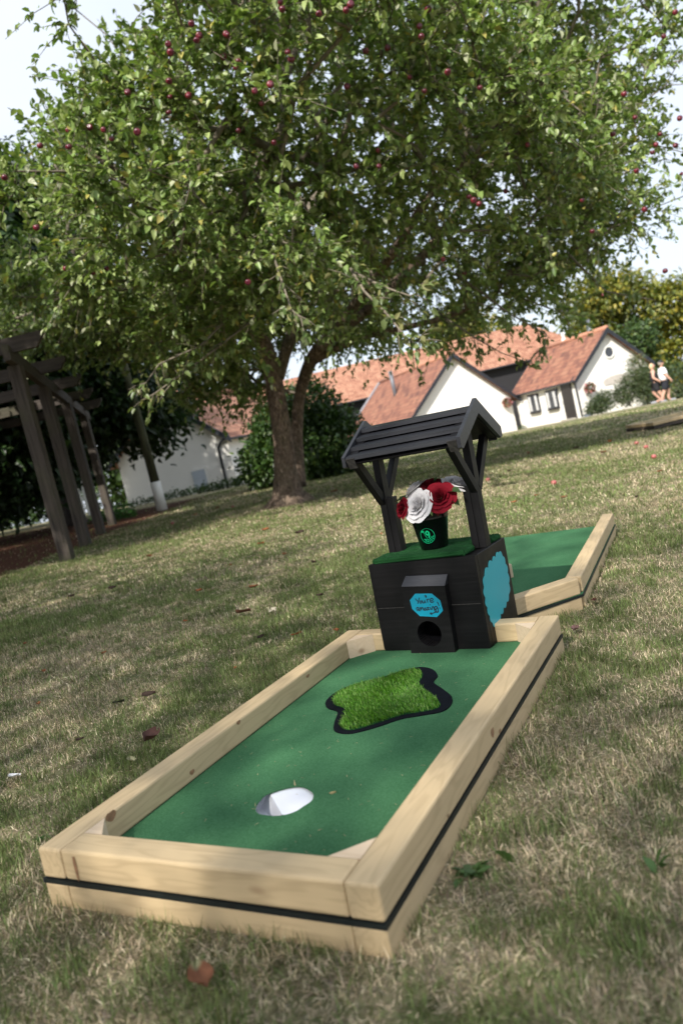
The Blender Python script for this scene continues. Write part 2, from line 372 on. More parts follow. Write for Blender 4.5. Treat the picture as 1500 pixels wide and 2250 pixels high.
LANE_INV = np.array(LANE.inverted())
def lane_xy(P):
    q = P @ LANE_INV[:3, :3].T + LANE_INV[:3, 3]; return q[:, 0], q[:, 1]
LANE2 = [(.425, 1.385), (.628, 1.64), (.575, 2.905), (-.16, 2.87), (-.16, 2.0), (.25, 1.93), (.18, 1.42)]
def inside(x, y, poly):
    r = np.zeros(len(x), bool); n = len(poly)
    for i in range(n):
        x0, y0 = poly[i]; x1, y1 = poly[(i + 1) % n]
        c = ((y0 > y) != (y1 > y)) & (x < (x1 - x0) * (y - y0) / (y1 - y0 + 1e-12) + x0); r ^= c
    return r

# ------------------------------------------------------------------ grass
def build_grass():
    Vs = []; Ls = []; Ss = []; Cs = []; base = 0
    bands = [(.55, 1.5, 76000, .026, .0015), (1.5, 2.6, 56000, .024, .0016), (2.6, 4.5, 25000, .026, .0023), (4.5, 8, 6500, .028, .0042), (8, 14, 1700, .03, .008), (14, 24, 420, .032, .016)]
    for y0, y1, dens, hgt, wid in bands:
        x0, x1 = -y1 * .62 - .3, y1 * .62 + .3
        n = int(dens * (y1 - y0) * (x1 - x0)); x = RNG.uniform(x0, x1, n); y = RNG.uniform(y0, y1, n); z = gnd(x, y)
        P = np.stack([x, y, z], 1); d = P - CAM; zz = d @ fw; sx = 750 + FPX * (d @ rw) / zz; sy = 1125 - FPX * (d @ uw) / zz
        k = (zz > .2) & (sx > -160) & (sx < 1660) & (sy > 800) & (sy < 2450)
        lx, ly = lane_xy(P); k &= ~((lx > -.004) & (lx < .644) & (ly > -.004) & (ly < 1.226)); k &= ~inside(lx, ly, LANE2)
        litter = (-x + .5 * vnoise(x, y, 7)) > 3.75; k &= ~(litter & (RNG.random(n) > .06))
        # worn ground around the trunk
        k &= ~((np.hypot(x + .75, (y - 10.3)) < .9) & (RNG.random(n) > .3))
        P = P[k]; x = x[k]; y = y[k]; n = len(P)
        pv = patch(x, y) + .5 * (vnoise(x, y, 19) - .5) + RNG.normal(0, .05, n); g = np.clip((.50 - pv) * 6.5 + .36, 0, 1)   # green share
        isg = RNG.random(n) < g * .60 + .18
        h = hgt * (.55 + .9 * vnoise(x + 3, y, 13)) * RNG.uniform(.45, 1.3, n) * np.where(isg, 1.1, .85); a = RNG.uniform(0, 2 * np.pi, n) * .8 + 9 * vnoise(x, y + 9, 17); lean = np.where(isg, RNG.gamma(2, .38, n), RNG.gamma(3.5, .50, n)).clip(0, 1.56)
        dirh = np.stack([np.cos(a), np.sin(a), 0 * a], 1); side = np.stack([-np.sin(a), np.cos(a), 0 * a], 1)
        tw = RNG.uniform(-.9, .9, n)[:, None]; side = nrm(side + tw * dirh)
        up = np.array([0, 0, 1.0]); L1 = lean[:, None] * .6; L2 = lean[:, None] * 1.15
        p0 = P - up * .003; p1 = p0 + (dirh * np.sin(L1) + up * np.cos(L1)) * h[:, None] * .5; p2 = p1 + (dirh * np.sin(L2) + up * np.cos(L2).clip(.02)) * h[:, None] * .6
        wd = (wid * RNG.uniform(.6, 1.3, n))[:, None]
        v = np.empty((n, 5, 3)); v[:, 0] = p0 - side * wd * .5; v[:, 1] = p0 + side * wd * .5; v[:, 2] = p1 + side * wd * .42; v[:, 3] = p1 - side * wd * .42; v[:, 4] = p2
        f = np.array([0, 1, 2, 3, 3, 2, 4]); Ls.append((f[None] + (base + np.arange(n) * 5)[:, None]).ravel()); Ss.append(np.tile([4, 3], n)); base += n * 5
        gr = np.array([.130, .180, .066]) * (.35 + 1.5 * RNG.random((n, 1)) ** 1.4) + RNG.uniform(0, .03, (n, 1)) * np.array([1, .6, 0]); st = np.array([.76, .62, .44]) * (.22 + 1.25 * RNG.random((n, 1)) ** 1.5) + RNG.normal(0, .012, (n, 3))
        mid = RNG.random(n) < .18; st[mid] = np.array([.30, .25, .15]) * RNG.uniform(.6, 1.3, (mid.sum(), 1))
        c = np.where(isg[:, None], gr, st).clip(.005, 1); Vs.append(v.reshape(-1, 3)); Cs.append(np.repeat(c, 5, 0))
    me = np_mesh('lawn_grass', np.concatenate(Vs), np.concatenate(Ls), np.concatenate(Ss), np.concatenate(Cs), 'grass_blade')
    o = put(bpy.data.objects.new('grass', me), I4); tag(o, 'short mown grass, part green and part dry straw, covering the lawn', 'grass', kind='stuff')
    print('blades', base // 5)
build_grass()

# ------------------------------------------------------------------ mini golf lanes
H1, HB, H2 = -.0535, -.0625, -.108      # carpet level, underside of dark strip, foot
def slab_frame(t, rails, F):
    """rails: list of (p0, p1, width, name)"""
    for p0, p1, wd, mt in rails:
        beam('top_rail', (p0[0], p0[1], -.0265), (p1[0], p1[1], -.0265), wd, .053, mt, t, F, .0045)
        beam('base_rail', (p0[0], p0[1], (HB + H2) / 2), (p1[0], p1[1], (HB + H2) / 2), wd, HB - H2, mt, t, F, .003)
lane = thing('mini_golf_lane', 'long pale timber golf lane with white cup hole and bright grass patch, nearest the camera', 'mini golf lane', LANE @ T(.32, .6, H2))
LF = LANE
e = .0008
slab_frame(lane, [((.026, 0), (.026, 1.204), .052, 'softwood'), ((.614, 0), (.614, 1.224), .052, 'softwood'),
                  ((.052 + e, .0285), (.588 - e, .0285), .055, 'softwood'), ((.052 + e, 1.174), (.150, 1.174), .054, 'softwood'), ((.470, 1.196), (.588 - e, 1.196), .052, 'softwood')], LF)
for tri in ([(.0525, .0565), (.094, .0565), (.0525, .105)], [(.5875, .0565), (.5875, .112), (.536, .0565)], [(.0525, 1.1465), (.0525, 1.085), (.110, 1.1465)], [(.5875, 1.1695), (.532, 1.1695), (.5875, 1.112)]):
    prism('corner_block', tri, H1, -.0018, 'softwood_pale', lane, LF)
HC = (.311, .286)
hole = [(HC[0] + (.0535 + .0014 * math.sin(5 * a) + .001 * math.sin(9 * a + 1)) * math.cos(a), HC[1] + (.0535 + .0014 * math.sin(5 * a)) * math.sin(a)) for a in [2 * math.pi * i / 40 for i in range(40)]]
strip = prism('dark_strip', [(-.0015, -.0015), (.6415, -.0015), (.6415, 1.2255), (.47, 1.2255), (.47, 1.205), (.15, 1.205), (-.0015, 1.205)], HB + .0004, H1 - .0012, 'strip_black', lane, LF, holes=[ring(*HC, .078, 40)])
carpet = prism('carpet', [(.051, .055), (.589, .055), (.589, 1.171), (.46, 1.172), (.46, 1.32), (.16, 1.32), (.16, 1.148), (.051, 1.148)], H1 - .001, H1 + .0008, 'turf_carpet', lane, LF, holes=[hole])
# white lined cup
def lz(px_, py_, z):
    d = f_ + r_ * (px_ - 750) / FPX - u_ * (py_ - 1125) / FPX; t = (z - CP[2]) / d[2]; q = CP + t * d; return (q[0], q[1], z)
cA, cB, cC, cD = lz(590, 1738, H1 - .0025), lz(620, 1790, H1 - .012), lz(574, 1775, H1 - .034), lz(600, 1800, H1 - .036)
cE, cF = lz(735, 1705, H1 - .0025), lz(705, 1800, H1 - .014); cG, cH = lz(545, 1790, H1 - .026), lz(570, 1815, H1 - .030); cI, cJ = lz(568, 1742, H1 - .0025), lz(540, 1770, H1 - .0025)
mobj('hole_cup', [cA, cB, cC, cD, cE, cF, cG, cH, cI, cJ], [(0, 4, 5, 1), (0, 1, 3, 2), (2, 3, 7, 6), (8, 0, 2), (8, 2, 6, 9)], 'cup_white', lane, LF)
prism('cup_base', ring(HC[0], HC[1], .074, 24), H1 - .052, H1 - .050, 'cup_white', lane, LF)
for (x, y, s, a) in ((.300, .343, .0022, 0), (.262, .262, .0014, 0)):
    mobj('carpet_thorn', [(x - s, y, H1), (x + s, y, H1), (x, y + s, H1), (x + .001, y, H1 + s * 6)], [(0, 1, 3), (1, 2, 3), (2, 0, 3)], 'wood_dust', lane, LF)
simple('knot_brown', (.27, .145, .075), .6, .35, 120)
def on_x(px_, py_, X):
    d = f_ + r_ * (px_ - 750) / FPX - u_ * (py_ - 1125) / FPX; q = CP + d * (X - CP[0]) / d[0]; return q[1], q[2]
def knot(axis, c, a, b, off):
    V = [((c[0] + off) if axis == 'x' else c[0] + a * math.cos(t_), c[1] + (a * math.cos(t_) if axis == 'x' else off), c[2] + b * math.sin(t_) * (1 + .2 * math.sin(3 * t_))) for t_ in [2 * math.pi * k / 14 for k in range(14)]]
    mobj('knot', V, [tuple(range(14)) if (axis == 'x') == (off > 0) else tuple(range(13, -1, -1))], 'knot_brown', lane, LF)
knot('y', (.083, 0, -.027), .0035, .022, -.0004)
for px_, py_, X, a, b, o in ((243, 1788, .052, .013, .009, .0004), (422, 1696, .052, .008, .005, .0004), (524, 1587, .052, .008, .0045, .0004), (676, 1485, .052, .009, .004, .0004), (1081, 1609, .640, .010, .009, .0004), (1097, 1606, .640, .007, .004, .0004), (987, 1812, .640, .004, .003, .0004)):
    y_, z_ = on_x(px_, py_, X); knot('x', (X, y_, max(min(z_, -.006), -.046)), a, b, o)
# grass patch inlaid in the carpet
def smooth_loop(P, k=6):
    n = len(P); o = []
    for i in range(n):
        p0, p1, p2, p3 = (np.array(P[(i + j) % n]) for j in (-1, 0, 1, 2))
        for q in range(k):
            t_ = q / k; o.append(tuple(.5 * ((2 * p1) + (-p0 + p2) * t_ + (2 * p0 - 5 * p1 + 4 * p2 - p3) * t_ ** 2 + (-p0 + 3 * p1 - 3 * p2 + p3) * t_ ** 3)))
    return o
outer = smooth_loop([(.149, .754), (.145, .81), (.168, .865), (.235, .918), (.273, .965), (.315, .984), (.357, .963), (.388, .915), (.394, .870), (.435, .822), (.472, .775), (.487, .727), (.478, .69), (.435, .668), (.395, .649), (.352, .603), (.305, .572), (.262, .585), (.238, .630), (.215, .69), (.175, .715)])
inner = smooth_loop([(.168, .762), (.162, .81), (.185, .855), (.240, .902), (.275, .943), (.312, .957), (.340, .935), (.352, .895), (.360, .855), (.405, .800), (.443, .758), (.464, .722), (.458, .700), (.425, .682), (.388, .665), (.345, .620), (.305, .588), (.272, .600), (.255, .640), (.232, .702), (.19, .728)])
prism('patch_border', outer, H1 + .0009, H1 + .0035, 'rubber_black', lane, LF)
def build_patch():
    ip = inner; n = 30000; x = RNG.uniform(.14, .5, n); y = RNG.uniform(.56, .99, n); k = inside(x, y, ip); x = x[k]; y = y[k]; n = len(x)
    h = RNG.uniform(.007, .0125, n); a = 2.9 + RNG.normal(0, .8, n) + 1.6 * vnoise(x, y, 14); ln = RNG.uniform(.25, 1.0, n)
    P = np.stack([x, y, np.full(n, H1 + .003)], 1); dh = np.stack([np.cos(a), np.sin(a), 0 * a], 1); sd_ = np.stack([-np.sin(a), np.cos(a), 0 * a], 1); up = np.array([0, 0, 1.0])
    w2 = (.0007 * RNG.uniform(.7, 1.3, n))[:, None]; p1 = P + (dh * np.sin(ln * .6)[:, None] + up * np.cos(ln * .6)[:, None]) * h[:, None] * .6; p2 = p1 + (dh * np.sin(ln * 1.2)[:, None] + up * np.cos(ln * 1.2)[:, None]) * h[:, None] * .6
    v = np.empty((n, 5, 3)); v[:, 0] = P - sd_ * w2; v[:, 1] = P + sd_ * w2; v[:, 2] = p1 + sd_ * w2; v[:, 3] = p1 - sd_ * w2; v[:, 4] = p2
    f = np.array([0, 1, 2, 3, 3, 2, 4]); L = (f[None] + (np.arange(n) * 5)[:, None]).ravel()
    c = np.array([.10, .27, .018]) * RNG.uniform(.45, 1.35, (n, 1)); lt = RNG.random(n) < .2; c[lt] = np.array([.26, .42, .10]) * RNG.uniform(.7, 1.2, (lt.sum(), 1))
    me = np_mesh('patch_grass', v.reshape(-1, 3), L, np.tile([4, 3], n), np.repeat(c, 5, 0), 'faux_grass')
    o = put(bpy.data.objects.new('patch_grass', me), LF, lane); o['kind'] = 'stuff'
    prism('patch_backing', inner, H1 + .0036, H1 + .0045, 'deep_carpet', lane, LF)
build_patch()

def clippings(par, n, x0, x1, y0, y1, z):
    x = RNG.uniform(x0, x1, n); y = RNG.uniform(y0, y1, n); a = RNG.uniform(0, 6.28, n); L = RNG.uniform(.002, .010, n) ; w_ = .0005
    c = np.stack([x, y, np.full(n, z)], 1); d = np.stack([np.cos(a), np.sin(a), RNG.uniform(0, .12, n)], 1) * L[:, None]; sd_ = np.stack([-np.sin(a), np.cos(a), 0 * a], 1) * w_
    v = np.empty((n, 4, 3)); v[:, 0] = c - sd_; v[:, 1] = c + sd_; v[:, 2] = c + d + sd_; v[:, 3] = c + d - sd_
    col = np.array([.40, .34, .20]) * RNG.uniform(.5, 1.2, (n, 1)); me = np_mesh('grass_clippings', v.reshape(-1, 3), np.arange(n * 4), np.full(n, 4), np.repeat(col, 4, 0), 'dead_leaf')
    o = put(bpy.data.objects.new('grass_clippings', me), LF, par); o['kind'] = 'stuff'
clippings(lane, 170, .06, .58, .07, 1.13, H1 + .0016)
lane2 = thing('mini_golf_lane', 'angled timber golf lane with plain green carpet running on behind the black well', 'mini golf lane', LANE @ T(.35, 2.2, H2))
slab_frame(lane2, [((.392, 1.372), (.604, 1.650), .052, 'softwood'), ((.602, 1.660), (.549, 2.905), .051, 'softwood'), ((.20, 1.47), (.286, 1.955), .05, 'softwood'), ((-.10, 1.975), (.26, 1.985), .04, 'softwood')], LF)
prism('carpet', LANE2, H1 - .001, H1 + .0008, 'turf_carpet', lane2, LF)
prism('corner_block', [(.262, 1.925), (.322, 1.966), (.285, 2.0), (.24, 1.98)], H1, -.0018, 'softwood_pale', lane2, LF)
prism('dark_strip', [(.425, 1.366), (.6315, 1.639), (.5765, 2.906), (.53, 2.905), (-.155, 2.865), (-.155, 2.01), (.24, 1.94), (.17, 1.43)], HB + .0004, H1 - .0012, 'strip_black', lane2, LF)
g3 = hit(1437, 945); F3 = Matrix.Translation(g3) @ RZ(R(8)); 
lane3 = thing('mini_golf_lane', 'low wooden golf lane edge at the right border of the lawn', 'mini golf lane', F3)
for a, b, wd in (((0, .03), (1.5, .03), .055), ((0.03, .06), (.03, .7), .055), ((0, .73), (1.5, .73), .055)):
    beam('top_rail', (a[0], a[1], .085), (b[0], b[1], .085), wd, .05, 'softwood', lane3, F3, .004); beam('base_rail', (a[0], a[1], .03), (b[0], b[1], .03), wd, .045, 'weathered', lane3, F3, .003)
prism('carpet', [(.05, .055), (1.5, .055), (1.5, .70), (.05, .70)], .053, .059, 'turf_carpet', lane3, F3)

# ------------------------------------------------------------------ the well
WF = LANE @ T(.141, 1.143, H1 + .0012) @ RZ(R(-4.2))
BW, BD, BH = .330, .245, .258
well = thing('wishing_well', 'small black wooden wishing well with slatted roof at the end of the golf lane', 'wishing well', WF @ T(BW / 2, BD / 2, 0))
TH = .018
# front board with ball hole, drawn in XZ and thickened in Y
XZ = Matrix(((1, 0, 0, 0), (0, 0, -1, 0), (0, 1, 0, 0), (0, 0, 0, 1)))     # (x,y,z)->(x,-z,y)
holec = ring(.168, .055, .0365, 40)
def panelXZ(name, pts, y0, y1, mat, hole=None, z=None):
    return prism(name, pts, -y1, -y0, mat, well, WF @ XZ, holes=[hole] if hole else ())
panelXZ('front_board', [(.004, 0), (.326, 0), (.330, .006), (.330, BH * .5), (.330, BH), (.0, BH), (.0, .006)], 0, TH, 'black_paint', holec)
beam('side_board', (BW - TH / 2, TH + .0005, BH / 2), (BW - TH / 2, BD, BH / 2), TH, BH, 'black_paint', well, WF, .002)
beam('side_board', (TH / 2, TH + .0005, BH / 2), (TH / 2, BD, BH / 2), TH, BH, 'black_paint', well, WF, .002)
panelXZ('back_board', [(TH, 0), (BW - TH, 0), (BW - TH, BH - .001), (TH, BH - .001)], BD - TH, BD - .001, 'black_paint', ring(.168, .055, .0365, 40))
beam('top_board', (TH + .001, BD / 2, BH - .010), (BW - TH - .001, BD / 2, BH - .010), BD - 2 * TH - .002, .014, 'black_paint', well, WF, .001)
beam('board_joint', (.006, -.0006, .128), (.324, -.0006, .1265), .0012, .0022, 'end_grain', well, WF, 0)
for sx_ in (.003, .327):
    beam('corner_trim', (sx_, .001, .004), (sx_, .001, BH - .003), .004, .004, 'black_paint', well, WF, .001, up=(0, 1, 0))
# raised front plate, bevelled head
PT = .026
plate = [(.100, -.003), (.236, -.003), (.2405, .188), (.108, .194)]
pl = prism('front_plate', plate, .0006, PT, 'black_paint', well, WF @ XZ, holes=[holec])
hv = [(.108, -PT, .1942), (.2405, -PT, .1882), (.245, -.006, .2145), (.117, -.006, .2185), (.108, -.0006, .1942), (.2405, -.0006, .1882), (.245, -.0006, .2145), (.117, -.0006, .2185)]
mobj('plate_head', hv, [(0, 1, 2, 3), (3, 2, 6, 7), (1, 5, 6, 2), (0, 3, 7, 4), (4, 7, 6, 5)], 'roof_paint', well, WF)
# black tube with a closed end, put in as the shade inside the hole
tv = []; 
for yy in (-PT, .12): tv += [(.168 + .0366 * math.cos(2 * math.pi * k / 32), yy, .055 + .0366 * math.sin(2 * math.pi * k / 32)) for k in range(32)]
mobj('hole_shade_tube', tv, [(k, (k + 1) % 32, 32 + (k + 1) % 32, 32 + k) for k in range(32)] + [tuple(range(32, 64))], 'bucket_black', well, WF, True)
# octagonal sticker with handwriting, on the plate
def sk(cx_, cy_):           # crop pixels -> (u,z) on the plate
    dx, dy = (cx_ - 400) / 12.5, (cy_ - 562) / 12.5
    return (.147 + dx * .00139 - dy * .000109, .173 - dx * .000111 - dy * .001297)
octo = [sk(405, 575), sk(858, 562), sk(1068, 750), sk(1112, 1022), sk(932, 1200), sk(470, 1192), sk(280, 1000), sk(240, 762)]
stick = prism('sticker', octo[::-1], PT + .0002, PT + .0009, 'sticker_blue', well, WF @ XZ)
def ribbons(name, strokes, width, mapf, mat, parent, frame, lift):
    V = []; F = []
    for s in strokes:
        if len(s) > 2:                               # soften with catmull-rom
            P = [s[0]] + list(s) + [s[-1]]; q = []
            for i in range(1, len(P) - 2):
                p0, p1, p2, p3 = map(np.array, (P[i - 1], P[i], P[i + 1], P[i + 2]))
                for k in range(4):
                    t_ = k / 4; q.append(tuple(.5 * ((2 * p1) + (-p0 + p2) * t_ + (2 * p0 - 5 * p1 + 4 * p2 - p3) * t_ ** 2 + (-p0 + 3 * p1 - 3 * p2 + p3) * t_ ** 3)))
            s = q + [s[-1]]
        m = [mapf(*p) for p in s]
        for i, (x, y) in enumerate(m):
            b = len(V); k0 = 8; V += [(x + width / 2 * math.cos(2 * math.pi * k / k0), y + width / 2 * math.sin(2 * math.pi * k / k0)) for k in range(k0)]; F.append(tuple(range(b, b + k0)))
            if i < len(m) - 1:
                x2, y2 = m[i + 1]; L = math.hypot(x2 - x, y2 - y)
                if L < 1e-7: continue
                nx, ny = -(y2 - y) / L * width / 2, (x2 - x) / L * width / 2; b = len(V)
                V += [(x - nx, y - ny), (x2 - nx, y2 - ny), (x2 + nx, y2 + ny), (x + nx, y + ny)]; F.append((b, b + 1, b + 2, b + 3))
    VV = [lift(x, y, i) for i, (x, y) in enumerate(V)]
    return mobj(name, VV, F, mat, parent, frame)
strokes = [[(405, 712), (425, 750), (455, 775)], [(508, 690), (485, 760), (452, 845)], [(545, 765), (520, 775), (510, 805), (525, 835), (555, 820), (565, 785), (545, 765)], [(585, 755), (588, 800), (605, 828), (635, 810), (650, 752), (655, 790), (672, 815)],
    [(712, 722), (722, 765), (726, 806)], [(718, 755), (738, 722), (772, 716)], [(795, 768), (850, 752), (882, 715), (850, 688), (812, 710), (795, 765), (815, 800), (850, 800), (892, 775)], [(668, 625), (690, 618), (705, 630), (702, 655), (690, 672)], [(672, 628), (685, 640), (698, 632)],
    [(452, 950), (420, 955), (402, 990), (412, 1030), (440, 1020), (458, 985), (455, 955), (460, 1020), (475, 1048)], [(490, 1040), (492, 985), (515, 948), (528, 975), (528, 1020), (540, 975), (565, 945), (580, 970), (590, 1020)], [(655, 960), (628, 965), (612, 1000), (622, 1028), (648, 1012), (658, 975), (662, 1005), (685, 1022)],
    [(685, 952), (742, 942), (715, 970), (700, 1006), (758, 998)], [(782, 940), (788, 975), (808, 998)], [(820, 1000), (828, 960), (850, 912), (872, 935), (880, 985)], [(955, 905), (915, 915), (895, 950), (905, 985), (940, 980), (962, 945), (955, 905), (985, 960), (990, 1030), (960, 1068), (920, 1060), (890, 1025), (898, 990), (925, 1000), (930, 1035)],
    [(985, 1060), (940, 1060), (900, 1072), (830, 1100), (768, 1115)], [(785, 1085), (765, 1110)], [(768, 1115), (800, 1135)], [(990, 790), (1008, 845), (1022, 888)]]
dots = [[(783, 862), (786, 864)], [(1034, 945), (1037, 955)], [(772, 1112), (792, 1118)]]
ribbons('handwriting', strokes + dots, .0027, sk, 'marker_ink', stick, WF @ XZ, lambda x, y, i: (x, y, PT + .0011 + (i % 7) * .00003))
# scalloped blue cloud on the right side
cl = []
lob = [(.178, .226), (.150, .218), (.118, .214), (.080, .205), (.045, .192), (.026, .165), (.022, .135), (.024, .107), (.030, .082), (.040, .060), (.060, .045), (.085, .052), (.110, .064), (.140, .074), (.170, .082), (.198, .096), (.215, .125), (.220, .155), (.215, .185), (.203, .210)]
nl = len(lob)
for i in range(nl):
    a = np.array(lob[i]); b = np.array(lob[(i + 1) % nl]); m_ = (a + b) / 2; dd = b - a; nn = np.array([-dd[1], dd[0]]); cc_ = np.array([.122, .135]); 
    if nn @ (m_ - cc_) < 0: nn = -nn
    for k in range(6):
        t_ = k / 6; cl.append(tuple(a + dd * t_ + nn * .30 * math.sin(math.pi * t_)))
YZ = Matrix(((0, 0, 1, 0), (1, 0, 0, 0), (0, 1, 0, 0), (0, 0, 0, 1)))      # (x,y,z)->(z,x,y)
prism('cloud_sticker', cl, BW + .0003, BW + .001, 'cloud_blue', well, WF @ YZ)
# fluffy carpet top, cut round the posts
def rounded(pts, r, k=5):
    o = []; n = len(pts)
    for i in range(n):
        p, a, b = (np.array(pts[j % n], float) for j in (i, i - 1, i + 1)); da = (a - p) / np.linalg.norm(a - p); db = (b - p) / np.linalg.norm(b - p); s, e_ = p + da * r, p + db * r
        for q in range(k + 1):
            t_ = q / k; o.append(tuple((1 - t_) ** 2 * s + 2 * t_ * (1 - t_) * p + t_ ** 2 * e_))
    return o
topc = rounded([(.012, .008), (.298, .012), (.298, .088), (.285, .095), (.285, .150), (.298, .157), (.322, .165), (.322, .236), (.012, .238), (.012, .152), (.058, .146), (.058, .094), (.012, .088)], .006)
def rug():
    C = np.array([.165, .122]); V = []; F = []; n = len(topc)
    prof = [(1.0, 0), (1.015, .004), (1.01, .009), (.985, .0125), (.93, .0135)]
    for s, z in prof:
        for i, p in enumerate(topc):
            q = C + (np.array(p) - C) * s; wob = .0012 * math.sin(i * 2.7 + z * 900); V.append((q[0] + wob, q[1] - wob, BH + .0005 + z + (.001 * math.sin(i * 1.3))))
    for j in range(len(prof) - 1):
        for i in range(n): F.append((j * n + i, j * n + (i + 1) % n, (j + 1) * n + (i + 1) % n, (j + 1) * n + i))
    b = (len(prof) - 1) * n; loop = [Vector((V[b + i][0], V[b + i][1], 0)) for i in range(n)]
    for tr in tessellate_polygon([loop]):
        a_, b_, c_ = (loop[i] for i in tr)
        F.append(tuple(b + i for i in (tr if (b_ - a_).cross(c_ - a_).z > 0 else tr[::-1])))
    return mobj('carpet_top', V, F, 'deep_carpet', well, WF)
rug_o = rug()
def fuzz():
    n = 16000; x = RNG.uniform(.004, .328, n); y = RNG.uniform(0, .245, n); k = inside(x, y, topc); x = x[k]; y = y[k]; n = len(x)
    P = np.stack([x, y, np.full(n, BH + .013)], 1); D = rdir(n) * .8 + np.array([0, 0, .9]); D = nrm(D); S = nrm(np.cross(D, rdir(n))) * .0005; h = RNG.uniform(.002, .0045, n)[:, None]
    v = np.empty((n, 3, 3)); v[:, 0] = P - S; v[:, 1] = P + S; v[:, 2] = P + D * h; c = np.array([.022, .11, .035]) * RNG.uniform(.5, 1.5, (n, 1))
    me = np_mesh('carpet_pile', v.reshape(-1, 3), np.arange(n * 3), np.full(n, 3), np.repeat(c, 3, 0), 'faux_grass'); o = put(bpy.data.objects.new('carpet_pile', me), WF, rug_o); o['kind'] = 'stuff'
fuzz()
# posts: slim full-height ply and a thick block that stops under the braces
PY = .120
RZT = .668; HS = .156; EZ = .575         # ridge height, half span, eave height
slope = math.atan2(RZT - EZ, HS)
for sgn, u0 in ((1, .030), (-1, .318)):
    beam('post', (u0, PY, BH + .0005), (u0, PY, RZT - .022), .030, .022, 'black_paint', well, WF, .0015, up=(0, 1, 0)) if False else None
    bm = bmesh.new(); bm_box(bm, (RZT - .020 - BH, .022, .034), bevel=.0015); bobj('post', bm, 'black_paint', well, WF @ dirmat((u0, PY, BH + .0005), (u0, PY, RZT - .020), up=(0, 1, 0)))
    u1 = u0 + sgn * .022
    bm = bmesh.new(); bm_box(bm, (.435 - BH, .0205, .034), bevel=.0015); bobj('post_block', bm, 'black_paint', well, WF @ dirmat((u1, PY, BH + .0005), (u1, PY, .435), up=(0, 1, 0)))
    for sy_ in (-1, 1):
        beam('brace', (u0 - sgn * .002, PY + sy_ * .010, .425), (u0 - sgn * .002, PY + sy_ * .128, .560), .020, .026, 'black_paint', well, WF, .0015, up=(0, 0, 1))
# trusses: rafter pair at each end, outer barge boards, lapped slats
RU0, RU1 = .004, .366
for ue, s in ((RU0, 1), (RU1, -1)):
    for sy_ in (-1, 1):
        p_top = Vector((ue + s * .0055, PY, RZT)); p_bot = Vector((ue + s * .0055, PY + sy_ * (HS + .004), EZ - .002))
        # barge board: plumb-cut ends, 38 mm deep
        a, b = p_top, p_bot; V = []
        for x in (-.0055, .0055):
            V += [(a.x + x, a.y, a.z + .004), (b.x + x, b.y, b.z + .006), (b.x + x, b.y, b.z - .022), (b.x + x, b.y - sy_ * .012, b.z - .026), (a.x + x, a.y, a.z - .038)]
        fs = [(0, 1, 2, 3, 4), (9, 8, 7, 6, 5)] + [(i, i + 5, (i + 1) % 5 + 5, (i + 1) % 5) for i in range(5)]
        bm = bmesh.new(); vs = [bm.verts.new(v) for v in V]
        for f in fs: bm.faces.new([vs[i] for i in f])
        bmesh.ops.recalc_face_normals(bm, faces=bm.faces[:]); bobj('barge_board', bm, 'roof_paint', well, WF)
        n_ = Vector((0, sy_ * math.sin(slope), math.cos(slope)))
        q0 = Vector((ue + s * .026, PY + sy_ * .008, RZT - .030)); q1 = Vector((ue + s * .026, PY + sy_ * (HS - .006), EZ - .016))
        beam('rafter', q0, q1, .026, .026, 'black_paint', well, WF, .0015)
        e0 = q1 + (q1 - q0).normalized() * .0005; beam('rafter_end', e0, e0 + (q1 - q0).normalized() * .003, .027, .034, 'end_grain', well, WF, .0008)
for sy_ in (-1, 1):
    a = Vector(((RU0 + RU1) / 2, PY + sy_ * .002, RZT - .0235)); b = Vector(((RU0 + RU1) / 2, PY + sy_ * (HS - .004), EZ - .0195))
    bm = bmesh.new(); bm_box(bm, ((b - a).length, RU1 - RU0 - .026, .004)); bobj('roof_board', bm, 'black_paint', well, WF @ dirmat(a, b))
for sy_ in (-1, 1):
    for k in range(4):
        f0, f1 = max(0, k / 4 - .03), (k + 1) / 4 + .01
        def pt(f, lift): return Vector((0, PY + sy_ * HS * f, RZT + (EZ - RZT) * f + lift))
        a = pt(f0, -.014); b = pt(min(f1, 1.02), .0015)
        V = []
        for x in (RU0 + .0118, RU1 - .0118): V += [(x, a.y, a.z), (x, b.y, b.z + .002), (x, b.y, b.z - .008), (x, a.y, a.z - .005)]
        bm = bmesh.new(); vs = [bm.verts.new(v) for v in V]
        for f in ((0, 1, 2, 3), (7, 6, 5, 4), (0, 4, 5, 1), (1, 5, 6, 2), (2, 6, 7, 3), (3, 7, 4, 0)): bm.faces.new([vs[i] for i in f])
        bmesh.ops.recalc_face_normals(bm, faces=bm.faces[:]); bobj('roof_slat', bm, 'roof_paint', well, WF)

# ------------------------------------------------------------------ bucket of roses
BC = (.170, .105); BF = WF @ T(BC[0], BC[1], BH + .0142)
bucket = thing('flower_bucket', 'small black metal bucket with a round green emblem, holding the roses', 'bucket', BF)
r0, r1, bh = .0395, .0575, .108
lathe('bucket_body', [(.001, .001), (r0 - .002, .001), (r0, .003), (r0 + (r1 - r0) * .8 - .0006, bh * .8), (r0 + (r1 - r0) * .8 + .001, bh * .81), (r0 + (r1 - r0) * .83 + .001, bh * .83), (r0 + (r1 - r0) * .85, bh * .85), (r1, bh - .002), (r1 + .0018, bh), (r1, bh + .0015), (r1 - .0025, bh - .001), (r1 - .004, bh - .02), (.002, bh - .025)], 'bucket_black', bucket, BF)
def em(px_, py_):      # crop pixels about the emblem centre -> arc metres
    return ((px_ - 700) * .000172, -(py_ - 1030) * .000178)
angc = math.atan2(-1, .12)
